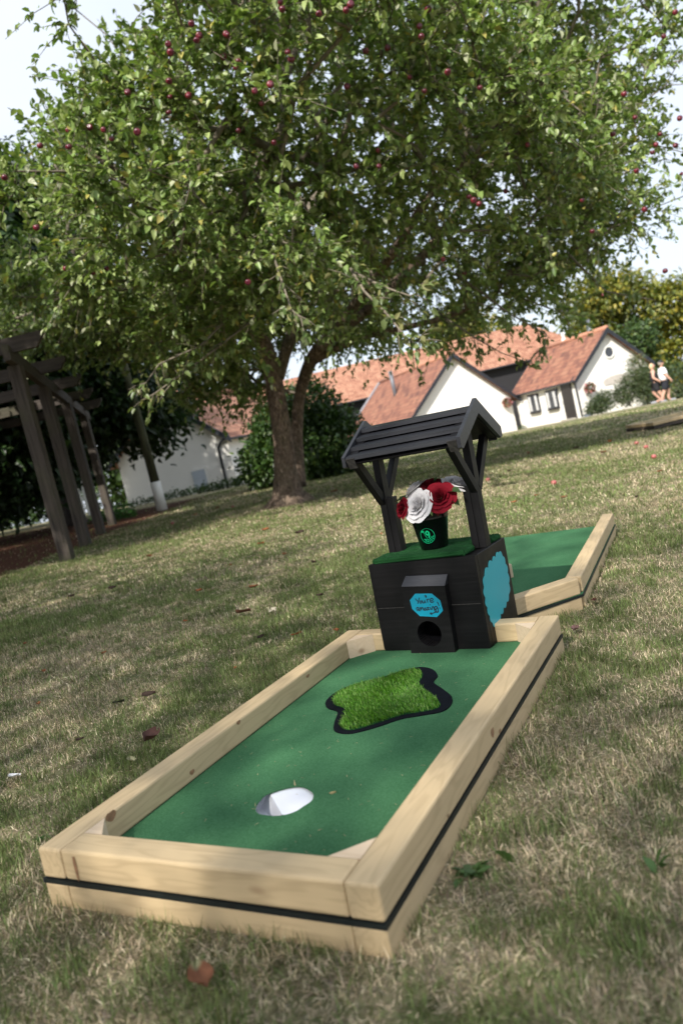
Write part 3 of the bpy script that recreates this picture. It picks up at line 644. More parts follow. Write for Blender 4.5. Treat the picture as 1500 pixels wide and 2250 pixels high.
def on_bucket(x, y, i):
    z = .044 + y; rr = r0 + (r1 - r0) * z / bh + .0006 + (i % 5) * .00002; a = angc + x / rr
    return (rr * math.cos(a), rr * math.sin(a), z)
circ = [(700 + 122 * math.cos(a), 1030 + 122 * math.sin(a)) for a in [2 * math.pi * k / 30 for k in range(31)]]
nine = [[(735, 990), (722, 1012), (700, 1012), (685, 985), (698, 960), (722, 958), (738, 985), (738, 1020), (725, 1058)]]
club = [[(648, 975), (668, 1020), (690, 1072)]]
head = [[(605, 952), (650, 968)], [(618, 940), (652, 958)], [(650, 945), (625, 962)]]
ribbons('emblem', [circ], .0016, em, 'emblem_green', bucket, BF, on_bucket); ribbons('emblem', nine, .0042, em, 'emblem_green', bucket, BF, on_bucket)
ribbons('emblem', club + [], .0014, em, 'emblem_green', bucket, BF, on_bucket); ribbons('emblem', head, .0026, em, 'emblem_green', bucket, BF, on_bucket)
balls = [[(x, y), (x + 1, y)] for x, y in ((640, 1085), (672, 1092), (704, 1094), (737, 1084), (765, 1060), (795, 1050), (655, 1112), (688, 1122), (722, 1120), (754, 1106), (782, 1082))]
ribbons('emblem', balls, .0040, em, 'emblem_green', bucket, BF, on_bucket)

def petal_grid(n, m, rad, h, curl, ang, spread, tilt, wave, col, V, F, C, seed):
    b = len(V); rnd = random.Random(seed)
    ph = rnd.uniform(0, 6)
    for j in range(m + 1):
        s = j / m
        for i in range(n + 1):
            q = (i / n - .5) * 2; wdt = spread * (math.sin(math.pi * min(1, .18 + s * .72)) ** .6)
            a = ang + q * wdt; rr = rad * (.25 + .75 * s ** .6) + curl * s ** 4 * (1 - .2 * q * q); z = h * s * (1 - .12 * q * q) - abs(curl) * .5 * s ** 5 + wave * math.sin(3.2 * q + ph) * s
            rr += wave * math.cos(4 * q + ph) * s
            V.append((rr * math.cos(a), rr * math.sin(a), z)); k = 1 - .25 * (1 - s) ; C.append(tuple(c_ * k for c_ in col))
    for j in range(m):
        for i in range(n): q = b + j * (n + 1) + i; F.append((q, q + 1, q + n + 2, q + n + 1))
def rose(label, pos, axis, rad, col, seed, openness=1.0):
    z = Vector(axis).normalized(); m = z.to_track_quat('Z', 'Y').to_matrix().to_4x4(); m.translation = Vector(pos)
    Fm = WF @ m; t_ = thing('rose', label, 'rose', Fm, 'artificial roses in the bucket')
    V = []; F = []; C = []; rnd = random.Random(seed)
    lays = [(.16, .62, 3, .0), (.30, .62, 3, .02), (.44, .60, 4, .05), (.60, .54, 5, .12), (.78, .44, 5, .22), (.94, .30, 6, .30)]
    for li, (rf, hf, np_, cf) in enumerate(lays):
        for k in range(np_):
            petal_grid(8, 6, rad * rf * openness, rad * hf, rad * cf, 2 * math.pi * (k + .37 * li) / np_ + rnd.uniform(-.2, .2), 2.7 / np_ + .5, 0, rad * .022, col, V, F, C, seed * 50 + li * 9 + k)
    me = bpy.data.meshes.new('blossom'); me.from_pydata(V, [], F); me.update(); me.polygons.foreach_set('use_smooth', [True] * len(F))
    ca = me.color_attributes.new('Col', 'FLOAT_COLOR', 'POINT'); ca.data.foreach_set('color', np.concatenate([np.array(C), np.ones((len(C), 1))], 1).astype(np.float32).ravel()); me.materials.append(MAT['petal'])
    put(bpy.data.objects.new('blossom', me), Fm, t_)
    tube('stem', [(0, 0, .004), (0, 0, -rad * .6), (0, 0, -rad * 1.2)], [.0018] * 3, 'stem_green', t_, Fm, 6)
    return t_, Fm
simple('stem_green', (.05, .10, .03), .6)
def rose_leaf(t_, pos, direction, L, Wd, col):
    D = np.array([direction], float); N = np.array([[.1, -.3, 1.0]]); P = np.array([pos], float)
    g = leaves_geo(P, D, N, np.array([L]), np.array([Wd]), np.array([col]), .3, .15)
    me = np_mesh('rose_leaf', *g, 'leaf'); o = put(bpy.data.objects.new('rose_leaf', me), WF, t_)
WHT = (.80, .78, .79); RED = (.20, .004, .014); DK = (.11, .003, .010); GL = (.05, .11, .035)
bz = BH + .0142 + bh; bx_, by_ = BC
t1, _ = rose('open white rose facing front, hanging over the bucket rim', (bx_ + .002, by_ - .052, bz + .024), (-.25, -.90, .48), .043, WHT, 3)
t2, _ = rose('open dark red rose at front right of the bucket', (bx_ + .064, by_ - .040, bz + .038), (.20, -.88, .52), .040, RED, 5)
t3, _ = rose('small dark red rosebud at the left of the bucket', (bx_ - .052, by_ - .046, bz + .022), (-.55, -.80, .35), .030, RED, 8, .85)
t4, _ = rose('white rose seen from the side at back left of the bucket', (bx_ - .026, by_ + .000, bz + .062), (-.55, -.1, .85), .038, WHT, 13)
t5, _ = rose('white rose drooping at back right of the bucket', (bx_ + .092, by_ + .020, bz + .060), (.50, -.1, .85), .038, WHT, 21)
t6, _ = rose('dark red rose half hidden at the top centre behind the others', (bx_ + .024, by_ - .004, bz + .070), (-.05, -.35, .95), .032, DK, 34)
rose_leaf(t2, (bx_ +0.084, by_ - .035, bz +0.052), (.9, -.2, .1), .045, .036, (.075, .13, .055)); rose_leaf(t2, (bx_ +0.082, by_ - .035, bz +0.036), (.9, -.3, -.35), .045, .026, (.02, .045, .015))
rose_leaf(t2, (bx_ +0.082, by_ - .05, bz +0.026), (.8, .1, -.15), .035, .006, (.03, .03, .01))
rose_leaf(t3, (bx_ -0.038, by_ - .045, bz +0.048), (-.95, .1, .12), .044, .034, (.022, .05, .018)); rose_leaf(t3, (bx_ -0.051, by_ - .045, bz +0.014), (-.5, -.2, -.8), .030, .011, (.12, .19, .05))
rose_leaf(t3, (bx_ -0.034, by_ - .055, bz +0.018), (-.1, -.15, -1), .034, .012, (.30, .11, .04)); rose_leaf(t1, (bx_ -0.006, by_ - .068, bz -0.002), (-.05, -.2, -1), .014, .010, (.42, .10, .03))
rose_leaf(t2, (bx_ +0.041, by_ - .066, bz +0.017), (.02, -.2, -1), .024, .010, (.25, .36, .14)); rose_leaf(t6, (bx_ +0.004, by_ + .0, bz +0.074), (-.7, -.3, .35), .030, .022, GL)
rose_leaf(t6, (bx_ +0.036, by_ + .0, bz +0.072), (.25, -.1, .95), .026, .016, GL); rose_leaf(t2, (bx_ +0.056, by_ - .060, bz +0.020), (.1, -.1, -1), .03, .022, (.14, .004, .012))

# ------------------------------------------------------------------ fallen leaves, apples, weeds
def dead_leaf(px_, py_, size_px, col, label, group=None, curl=.5, name='fallen_leaf', tip=None):
    p = hit(px_, py_); D = math.hypot(p.x, p.y); L = 1.2 * size_px / FPX * math.hypot(D, .6)
    a = random.uniform(0, 6.28); V = []; F = []; C = []
    n, m = 6, 4
    for i in range(n + 1):
        s = i / n
        for j in range(m + 1):
            q = (j / m - .5) * 2; wd = .33 * math.sin(math.pi * (s * .92 + .05)) ** .75
            x = (s - .5) * L; y = q * wd * L; z = .12 * L + curl * L * (.28 * q * q + .35 * (s - .5) ** 2) + .03 * L * math.sin(5 * s + 3 * q)
            V.append((x, y, z)); k = random.uniform(.75, 1.2) * (1 - .25 * (abs(q) < .1)); cc_ = tip if (tip and s > .86) else col; C.append([c_ * k for c_ in cc_])
    for i in range(n):
        for j in range(m): q = i * (m + 1) + j; F.append((q, q + 1, q + m + 2, q + m + 1))
    fr = T(p.x, p.y, p.z + .016) @ RZ(a) @ RX(random.uniform(-.35, .35))
    me = bpy.data.meshes.new(name); me.from_pydata(V, [], F); me.update(); me.polygons.foreach_set('use_smooth', [True] * len(F))
    ca = me.color_attributes.new('Col', 'FLOAT_COLOR', 'POINT'); ca.data.foreach_set('color', np.concatenate([np.array(C).clip(0, 1), np.ones((len(C), 1))], 1).astype(np.float32).ravel()); me.materials.append(MAT['dead_leaf'])
    return tag(put(bpy.data.objects.new(name, me), fr), label, 'leaf', group)
BR = (.20, .085, .04); OR_ = (.33, .12, .05); DKB = (.045, .028, .02); CRM = (.62, .56, .42)
GL_ = 'fallen leaves on the lawn'
dead_leaf(450, 2186, 62, (.20, .085, .045), 'large rust brown leaf with a pale curled tip in front of the near lane end', GL_, .6, tip=(.38, .40, .22))
dead_leaf(537, 1358, 32, (.12, .055, .035), 'brown curled leaf left of a pale cream leaf on the grass', GL_)
dead_leaf(605, 1354, 24, CRM, 'pale cream leaf to the right of a brown curled leaf', GL_)
dead_leaf(336, 1640, 40, (.10, .05, .04), 'dull brown leaf beside the left rail, midway along the near lane', GL_, .8)
dead_leaf(293, 1690, 24, (.36, .34, .20), 'small yellowish leaf close to the left rail of the near lane', GL_)
dead_leaf(36, 1724, 24, (.70, .70, .72), 'white scrap of petal at the left border of the lawn', GL_)
dead_leaf(265, 1558, 22, (.03, .035, .02), 'blackened leaf left of another blackened leaf in the grass', GL_); dead_leaf(332, 1542, 26, DKB, 'blackened leaf right of another blackened leaf in the grass', GL_)
dead_leaf(655, 1407, 20, OR_, 'orange leaf just left of the far corner of the near lane', GL_); dead_leaf(741, 1398, 18, OR_, 'orange leaf touching the far left corner of the near lane', GL_)
dead_leaf(1308, 1332, 14, (.10, .04, .03), 'dark scrap leaf in front of the corner of the far lane', GL_); dead_leaf(1265, 1398, 24, (.16, .09, .08), 'dull leaf on the grass right of the near lane end', GL_)
dead_leaf(752, 1829, 12, (.30, .25, .12), 'tiny dry leaf lying on the green carpet near the cup', GL_, name='dry_leaf').location.z += .055
small = [(57, 1423), (100, 1487), (160, 1318), (232, 1446), (410, 1375), (575, 1412), (508, 1250), (440, 1306), (705, 1318), (625, 1226), (575, 1202), (690, 1245), (560, 1300), (585, 1170), (660, 1178), (480, 1120), (430, 1135), (1265, 990), (1160, 1000), (1290, 1040), (1215, 1010), (1080, 965), (1340, 975), (1120, 1040), (1050, 1020), (1180, 1095), (1400, 1100), (1325, 1000), (1450, 1042), (1380, 940), (1240, 1100), (1130, 1110), (250, 1300), (330, 1230), (840, 1180), (770, 1140), (735, 1085), (520, 1480), (180, 1640), (90, 1560)]
for q, (a, b) in enumerate(small):
    sz = random.uniform(9, 17) * (1 if b > 1150 else .75); near_ = 'small dry leaf on grass left of the lane' if b > 1240 and a < 800 else ('small dry leaf between the tree trunk and the well' if a < 900 else 'small dry leaf on grass right of the well')
    near_ = near_.replace('small ', 'tiny ' if sz < 12 else 'small ') + (' near the left border' if a < 260 and b > 1200 else ' at the border' if a > 1290 else ' close to the lane' if 560 < a < 800 and b > 1240 else ' far off' if b < 1060 else '')
    kk = q % 3; dead_leaf(a, b, sz, (BR, OR_, DKB)[kk], ('mid brown ', 'orange ', 'blackish ')[kk] + near_, 'small dry leaves scattered on the lawn', .7)
def apple_mesh(seed=0):
    bm = bmesh.new(); bmesh.ops.create_uvsphere(bm, u_segments=14, v_segments=10, radius=1)
    for v in bm.verts:
        z = v.co.z; rr = math.hypot(v.co.x, v.co.y); s = 1 + .08 * math.cos(math.acos(max(-1, min(1, z))) * 1.2); v.co.x *= s; v.co.y *= s
        v.co.z = z * .92 - .28 * math.exp(-(rr / .3) ** 2) * (1 if z > 0 else -.5)
    me = bpy.data.meshes.new('apple'); bm.to_mesh(me); bm.free(); me.polygons.foreach_set('use_smooth', [True] * len(me.polygons))
    rr = random.Random(seed); C = []
    for v in me.vertices:
        k = .5 + .5 * math.sin(v.co.x * 2 + seed); c = np.array([.17, .018, .030]) * (1 - k) + np.array([.075, .010, .022]) * k; C.append([*c, 1])
    ca = me.color_attributes.new('Col', 'FLOAT_COLOR', 'POINT'); ca.data.foreach_set('color', np.array(C, np.float32).ravel()); me.materials.append(MAT['apple_skin']); return me
APM = [apple_mesh(i) for i in range(3)]
def pink_mesh():
    me = APM[0].copy(); C = np.tile(np.array([.36, .10, .09, 1], np.float32), (len(me.vertices), 1)); me.color_attributes['Col'].data.foreach_set('color', C.ravel()); return me
PKM = pink_mesh()
for a, b, lb in ((1072, 1058, 'pink fallen apple on the grass right of the well roof posts'), (1217, 1066, 'red fallen apple on open grass beyond the far lane'), (1398, 977, 'rosy fallen apple, left of a close pair near the right edge'), (1419, 986, 'rosy fallen apple, right of a close pair near the right edge'), (512, 1116, 'orange red fallen apple on grass left of the trunk'), (1436, 1008, 'brown rotten windfall apple near the right edge'), (380, 1153, 'orange windfall at the edge of the tree shadow')):
    p = hit(a, b); s = .025; o = bpy.data.objects.new('fallen_apple', PKM); put(o, T(p.x, p.y, p.z + .018) @ Matrix.Scale(s, 4)); tag(o, lb, 'apple', 'apples fallen on the lawn')
def weed(px_, py_, n, L, label, name='weed_plant', up=.35):
    p = hit(px_, py_); P = np.tile(np.array([0, 0, .004]), (n, 1)) + np.concatenate([RNG.normal(0, L * .25, (n, 2)), np.zeros((n, 1))], 1); a = RNG.uniform(0, 6.28, n)
    D = np.stack([np.cos(a), np.sin(a), RNG.uniform(up * .3, up * 2, n)], 1); N = np.tile([0, 0, 1.0], (n, 1)) + RNG.normal(0, .2, (n, 3)); c = np.array([.06, .12, .03]) * RNG.uniform(.6, 1.2, (n, 1))
    me = np_mesh(name, *leaves_geo(P, D, N, L * RNG.uniform(.6, 1.1, n), L * .45 * RNG.uniform(.8, 1.2, n), c, .2, .1), 'leaf')
    tag(put(bpy.data.objects.new(name, me), T(*p)), label, 'weed')
weed(1040, 1925, 30, .026, 'dark green leafy weed clump against the right rail of the near lane'); weed(1122, 1888, 2, .04, 'single broad bright green weed leaf sticking up right of the near lane', up=1.2); weed(1445, 1915, 6, .028, 'small green weed sprig at the lower right of the lawn', up=1)
weed(90, 1850, 12, .016, 'tiny green weed tuft left of the near lane corner')

# ------------------------------------------------------------------ trees
def grow_tree(origin, root_pts, root_rad, targets, shoot_len, leaves_per, shoots_per, leafL, palette, up_bias=.35, name='apple_tree', step=.45, seed=1, rad0=.011):
    """connect target points back to the limbs; returns branch geometry and shoot list"""
    rng = np.random.default_rng(seed)
    nodes = [np.array(p, float) for p in root_pts]; par = [-1] * len(nodes); nodes_fixed = len(nodes)
    tg = sorted(targets, key=lambda q: np.linalg.norm(q - nodes[-1]))
    A = np.zeros((len(tg) * 14 + len(nodes), 3)); cnt = len(nodes); A[:cnt] = np.array(nodes); ends = []
    P = list(par)
    dist0 = [0.0] * cnt
    for q in tg:
        d = np.linalg.norm(A[:cnt] - q, axis=1); cost = d + .25 * np.array(dist0[:cnt]); i = int(np.argmin(cost)); a = A[i].copy(); L = np.linalg.norm(q - a); k = max(1, int(L / step)); prev = i
        bend = rng.normal(0, .07, 3) * L
        for s in range(1, k + 1):
            t_ = s / k; p = a + (q - a) * t_ + bend * math.sin(math.pi * t_) + np.array([0, 0, -.06 * L]) * math.sin(math.pi * t_)
            if cnt >= len(A): break
            A[cnt] = p; P.append(prev); dist0.append(dist0[prev] + L / k); prev = cnt; cnt += 1
        ends.append(prev)
    w_ = np.zeros(cnt)
    for e_ in ends: w_[e_] += 1
    for i in range(cnt - 1, -1, -1):
        if P[i] >= 0: w_[P[i]] += w_[i]
    rad = rad0 * np.maximum(w_, 1) ** .42
    V = []; F = []
    for i in range(cnt):
        p = P[i]
        if p < 0: continue
        sides = 8 if w_[i] > 60 else (5 if w_[i] > 4 else 3)
        tube_geo([A[p], A[i]], [min(rad[p], rad[i] * 1.25), rad[i]], sides, V, F, False)
    # shoots
    E = A[ends]; n = len(E) * shoots_per; base = np.repeat(E, shoots_per, 0); ctr = np.mean(E, 0); outd = nrm(base - ctr)
    D = nrm(outd * .5 + rng.normal(0, .62, (n, 3)) + np.array([0, 0, up_bias])); Ls = shoot_len * rng.uniform(.45, 1.25, n)
    return V, F, base, D, Ls, rng
def leaf_cloud(base, D, Ls, per, leafL, palette, rng, droop=.25):
    n = len(base); s = rng.uniform(.05, 1, (n, per)); sag = np.array([0, 0, -.18])
    P = base[:, None] + D[:, None] * (s * Ls[:, None])[..., None] + sag * ((s ** 2) * Ls[:, None])[..., None]; P = P.reshape(-1, 3) + rng.normal(0, .012, (n * per, 3))
    DD = np.repeat(D, per, 0) * .6 + rng.normal(0, .55, (n * per, 3)) + np.array([0, 0, -.22]); N = np.tile([0, 0, 1.0], (n * per, 1)) + rng.normal(0, .55, (n * per, 3))
    L = leafL * rng.uniform(.6, 1.2, n * per); W_ = L * rng.uniform(.5, .66, n * per)
    idx = rng.choice(len(palette), n * per, p=[q[1] for q in palette]); c = np.array([q[0] for q in palette])[idx] * rng.uniform(.7, 1.3, (n * per, 1))
    return leaves_geo(P, DD, N, L, W_, c, droop, .18)
def as_mesh_obj(name, V, F, mat, parent, frame=I4):
    return mobj(name, V, F, mat, parent, frame, True)

APPLE_PAL = [((.175, .255, .068), .44), ((.28, .345, .125), .34), ((.10, .165, .045), .13), ((.40, .36, .10), .03), ((.36, .38, .24), .06)]
def build_apple_tree():
    b = hit(632, 1108); base = np.array(b)
    F0 = T(*b); t_ = thing('apple_tree', 'large spreading apple tree with red apples and a stout forked trunk', 'tree', F0)
    D = b.y
    # main trunk, traced up to the fork; widths from the photograph
    def TP(px_, py_, dd=0): return np.array(pix(px_, py_, D + dd))
    tr = [TP(632, 1112), TP(630, 1085), TP(626, 1040), TP(622, 960), TP(610, 880), TP(596, 805), TP(582, 765), TP(572, 735)]
    rad = [.33, .205, .155, .13, .122, .116, .112, .095]
    V = []; F = []; sides = 20; n = len(tr)
    rings = []
    # resample smooth
    ts = np.linspace(0, n - 1, 40); X = np.array(tr)
    for q, tt in enumerate(ts):
        i = min(int(tt), n - 2); f = tt - i; c = X[i] * (1 - f) + X[i + 1] * f; r0_ = rad[i] * (1 - f) + rad[i + 1] * f
        for k in range(sides):
            a = 2 * math.pi * k / sides; fl = 1 + (.30 * max(0, 1 - tt / 1.6)) * (math.sin(a * 5 + .6) * .5 + .3) + .045 * math.sin(a * 3 + tt * 1.1) + .03 * math.sin(a * 7 + tt * 3)
            V.append(Vector((c[0] + r0_ * fl * math.cos(a), c[1] + r0_ * fl * math.sin(a), c[2] - (.08 if q == 0 else 0))))
    for q in range(len(ts) - 1):
        for k in range(sides): F.append((q * sides + k, q * sides + (k + 1) % sides, (q + 1) * sides + (k + 1) % sides, (q + 1) * sides + k))
    as_mesh_obj('trunk', V, F, 'bark', t_)
    def limb(pts, rads, name='limb'):
        X = np.array(pts); m = (len(X) - 1) * 5 + 1; o = []; rr = []
        for q in range(m):
            tt = q / 5; i = min(int(tt), len(X) - 2); f = tt - i; p0 = X[max(i - 1, 0)]; p1 = X[i]; p2 = X[i + 1]; p3 = X[min(i + 2, len(X) - 1)]
            o.append(.5 * ((2 * p1) + (-p0 + p2) * f + (2 * p0 - 5 * p1 + 4 * p2 - p3) * f * f + (-p0 + 3 * p1 - 3 * p2 + p3) * f ** 3)); rr.append(rads[i] * (1 - f) + rads[i + 1] * f)
        VV, FF = tube_geo(o, rr, 12); as_mesh_obj(name, VV, FF, 'bark', t_); return o
    roots = []
    roots += limb([TP(655, 1068, .6), TP(652, 960, .75), TP(657, 880, .7), TP(674, 815, .5), TP(700, 765, .1), TP(740, 728, 0), TP(800, 690, -.1)], [.12, .085, .08, .088, .085, .08, .065], 'second_trunk')
    roots += limb([TP(582, 770), TP(566, 725, -.1), TP(545, 660, -.3), TP(520, 560, -.6), TP(500, 440, -.9)], [.115, .10, .08, .06, .04])
    roots += limb([TP(612, 830), TP(632, 760, .1), TP(655, 700, .3), TP(650, 600, .6), TP(670, 480, .8)], [.08, .08, .065, .05, .035])
    roots += limb([TP(690, 790, .2), TP(780, 745, .2), TP(880, 722, 0), TP(1000, 690, -.2), TP(1090, 640, -.3)], [.07, .055, .042, .03, .02])
    roots += limb([TP(730, 740, 0), TP(800, 640, -.6), TP(860, 560, -1.2), TP(950, 420, -1.6), TP(1040, 340, -1.8)], [.07, .06, .05, .04, .025])
    roots += limb([TP(800, 690, 0), TP(930, 560, .3), TP(1040, 420, .5), TP(1120, 300, .6)], [.08, .065, .05, .03])
    roots += limb([TP(560, 720, 0), TP(460, 690, -.3), TP(350, 690, -.7), TP(230, 660, -1.0)], [.09, .065, .05, .03])
    roots += limb([TP(545, 670, -.2), TP(430, 560, -1), TP(320, 440, -1.6), TP(200, 330, -2)], [.08, .06, .045, .03])
    roots += limb([TP(520, 560, -.6), TP(560, 420, -1.8), TP(600, 330, -2.6)], [.07, .055, .035])
    rng = np.random.default_rng(4)
    sx0 = lambda q: proj(q)[0] + .5 * proj(q)[1]
    c0 = np.array([.95, D - .1, 4.45]); gz0 = float(gnd(0, D)); tg = []
    rx, ry = 4.75, 4.5
    while len(tg) < 2350:
        q = rng.uniform(-1, 1, 3); r2 = q[0] ** 2 + q[1] ** 2
        zt = q[2]
        rr = math.sqrt(r2 + (zt * (1.0 if zt > 0 else .9)) ** 4) if zt < 0 else math.sqrt(r2 + zt * zt)
        if rr > 1: continue
        p = c0 + q * np.array([rx, ry, 3.5 if zt > 0 else 2.3])
        if rng.random() > .25 + .9 * rr ** 2: continue
        rh = math.sqrt(r2)
        if zt < -.6 and rh < .3: continue
        nz = vnoise(p[0] + 3 * p[2] * .5, p[1] + p[2] * .7, .9); 
        if nz < (.42 if sx0(p) > 500 else .47) and rng.random() < .95: continue
        # ragged lobed outline
        lob_ = .86 + .16 * math.sin(3 * math.atan2(q[1], q[0]) + 2) + .10 * math.sin(7 * math.atan2(q[1], q[0]) + zt * 5)
        if rr > lob_ + .08: continue
        sx_, sy_, zz_ = proj(p)
        # keep the clear views the photo shows below the crown
        if sy_ > 790 + (640 - sx_) * .10 and 330 < sx_ < 620: continue
        if sy_ > 750 - (sx_ - 640) * .02 + 22 * math.sin(sx_ * .02) and 620 <= sx_ < 1100: continue
        if sx_ > 1100 and sy_ > 745 - (sx_ - 1100) * .36 + 16 * math.sin(sx_ * .04): continue
        if sx_ < 330 and sy_ < 400 - sx_ * 1.1 and rng.random() < .9: continue
        if sx_ > 1330 and sy_ < 620 and rng.random() < .62: continue
        if sx_ > 1460 and rng.random() < .7: continue
        if sx_ < 130 and sy_ < 330: continue
        if sx_ < 330 and sy_ > 790: continue
        if sx_ < 300 and sy_ > 660 and p[1] < 9.2: continue
        tg.append(p)
    while len(tg) < 2350 + 120:
        tg.append(TP(rng.uniform(640, 1270), rng.uniform(560, 742), rng.uniform(-1.2, 2.6)))
        q = tg[-1]; sx_, sy_, _ = proj(q)
        if sy_ > 752 - max(0, sx_ - 1100) * .36: tg.pop()
    while len(tg) < 2350 + 400:
        a_ = rng.uniform(20, 560); b_ = rng.uniform(600, 800 - 60 * rng.random())
        tg.append(TP(a_, b_, rng.uniform(-2.4, 1.2) if (a_ > 330 or b_ < 660) else rng.uniform(.6, 2.0)))
    for _ in range(60): tg.append(TP(rng.uniform(390, 590), rng.uniform(770, 880), rng.uniform(.2, 2.2)))
    V, F, bs, DD, Ls, rg = grow_tree(base, roots, None, tg, .50, 0, 5, 0, None, .38, seed=3, rad0=.0062)
    as_mesh_obj('branches', V, F, 'twig', t_)
    # thin shoots
    tips = bs + DD * Ls[:, None] + np.array([0, 0, -.18]) * Ls[:, None]; V = []; F = []
    for a, m_, b_ in zip(bs, bs + DD * (Ls * .5)[:, None] - np.array([0, 0, .045]) * Ls[:, None], tips): tube_geo([a, m_, b_], [.0045, .0035, .0018], 3, V, F, False)
    o = as_mesh_obj('shoots', V, F, 'twig', t_)
    g = leaf_cloud(bs, DD, Ls, 15, .082, APPLE_PAL, rg)
    me = np_mesh('crown', *g, 'leaf'); put(bpy.data.objects.new('crown', me), I4, t_)
    # low hanging lichened sprays nearest the camera
    SB = []; SD = []; SL = []
    for pts in ([(770, 590, -3.6), (800, 640, -3.9), (850, 690, -4.1), (890, 740, -4.3), (905, 752, -4.35), (925, 745, -4.4)], [(780, 600, -3.6), (840, 630, -3.9), (900, 650, -4.1), (930, 640, -4.2)], [(600, 560, -3.4), (620, 620, -3.7), (640, 680, -3.9), (662, 700, -4.0)], [(500, 700, -2.4), (440, 760, -2.6), (350, 800, -2.8), (300, 870, -2.9)], [(560, 700, -2.4), (430, 800, -2.5), (340, 865, -2.6), (310, 880, -2.6)],
                [(1000, 600, -1.2), (1120, 690, -1.4), (1200, 735, -1.6), (1190, 770, -1.6)], [(950, 680, -1.), (1040, 740, -1.2), (1100, 775, -1.2), (1140, 790, -1.2)], [(150, 640, -1.5), (120, 720, -1.6), (60, 735, -1.8)], [(1250, 560, -1.5), (1330, 640, -1.6), (1440, 660, -1.7)]):
        V = []; F = []; X = [TP(*p) for p in pts]; tube_geo(X, list(np.linspace(.013, .004, len(X))), 5, V, F)
        for i in range(len(X) - 1):
            for k in range(4):
                p = X[i] + (X[i + 1] - X[i]) * rng.random(); d = nrm((X[i + 1] - X[i])[None] / np.linalg.norm(X[i + 1] - X[i]) + rng.normal(0, .7, (1, 3)))[0]; L = rng.uniform(.10, .30); SB.append(p); SD.append(d); SL.append(L); tube_geo([p, p + d * L * .6, p + d * L - np.array([0, 0, .02])], [.005, .004, .002], 4, V, F)
        as_mesh_obj('hanging_twig', V, F, 'twig', t_)
    g = leaf_cloud(np.array(SB), np.array(SD), np.array(SL), 6, .082, [((.13, .17, .06), .5), ((.09, .14, .04), .3), ((.24, .24, .10), .2)], rg, .3)
    put(bpy.data.objects.new('hanging_leaves', np_mesh('hanging_leaves', *g, 'leaf')), I4, t_)
    # apples: the ones that can be told apart, scattered as in the photo
    sp = [(497, 75), (421, 52), (432, 88), (438, 78), (501, 78), (370, 97), (375, 115), (491, 125), (523, 135), (518, 148), (372, 178), (374, 213), (415, 210), (281, 203), (371, 247), (150, 286), (152, 323), (198, 280), (228, 285), (246, 305), (302, 290), (89, 320), (11, 390), (235, 590), (81, 500), (620, 20), (632, 115), (594, 186), (602, 313), (523, 287), (575, 228), (616, 5), (545, 620), (760, 22), (762, 190), (803, 112), (851, 105), (921, 58), (925, 80), (900, 170), (983, 158), (932, 200), (760, 85), (1125, 148), (1054, 193), (830, 330), (783, 365), (832, 365), (1158, 318), (1040, 440), (1030, 432), (1052, 448), (1278, 440), (1300, 508), (1370, 207), (1394, 258), (1345, 295), (1440, 318), (1449, 295), (1432, 335), (1397, 375), (1492, 260), (1457, 80), (1482, 27), (1483, 320), (1496, 382), (973, 570), (1325, 648), (1460, 595), (1415, 460), (770, 10), (700, 30), (855, 5), (1020, 600), (205, 600), (145, 590), (560, 200), (640, 130), (1110, 420), (940, 20)]
    dq = tips - CAM; SZ = dq @ fw; SX = 750 + FPX * (dq @ rw) / SZ; SY = 1125 - FPX * (dq @ uw) / SZ
    for k, (px_, py_) in enumerate(sp):
        m_ = np.hypot(SX - px_, SY - py_) < 34
        if m_.any(): dm = SZ[m_].min() - .05
        else: dm = D - 3.2
        dv = ray(px_, py_); p = CAM + dv * (dm / (dv @ fw))
        o = bpy.data.objects.new('apple', APM[k % 3]); s = rng.uniform(.021, .029); put(o, Matrix.Translation(Vector(p.tolist())) @ Matrix.Rotation(rng.uniform(0, 3), 4, 'X') @ Matrix.Scale(s, 4), t_)
    return t_
appletree = build_apple_tree()

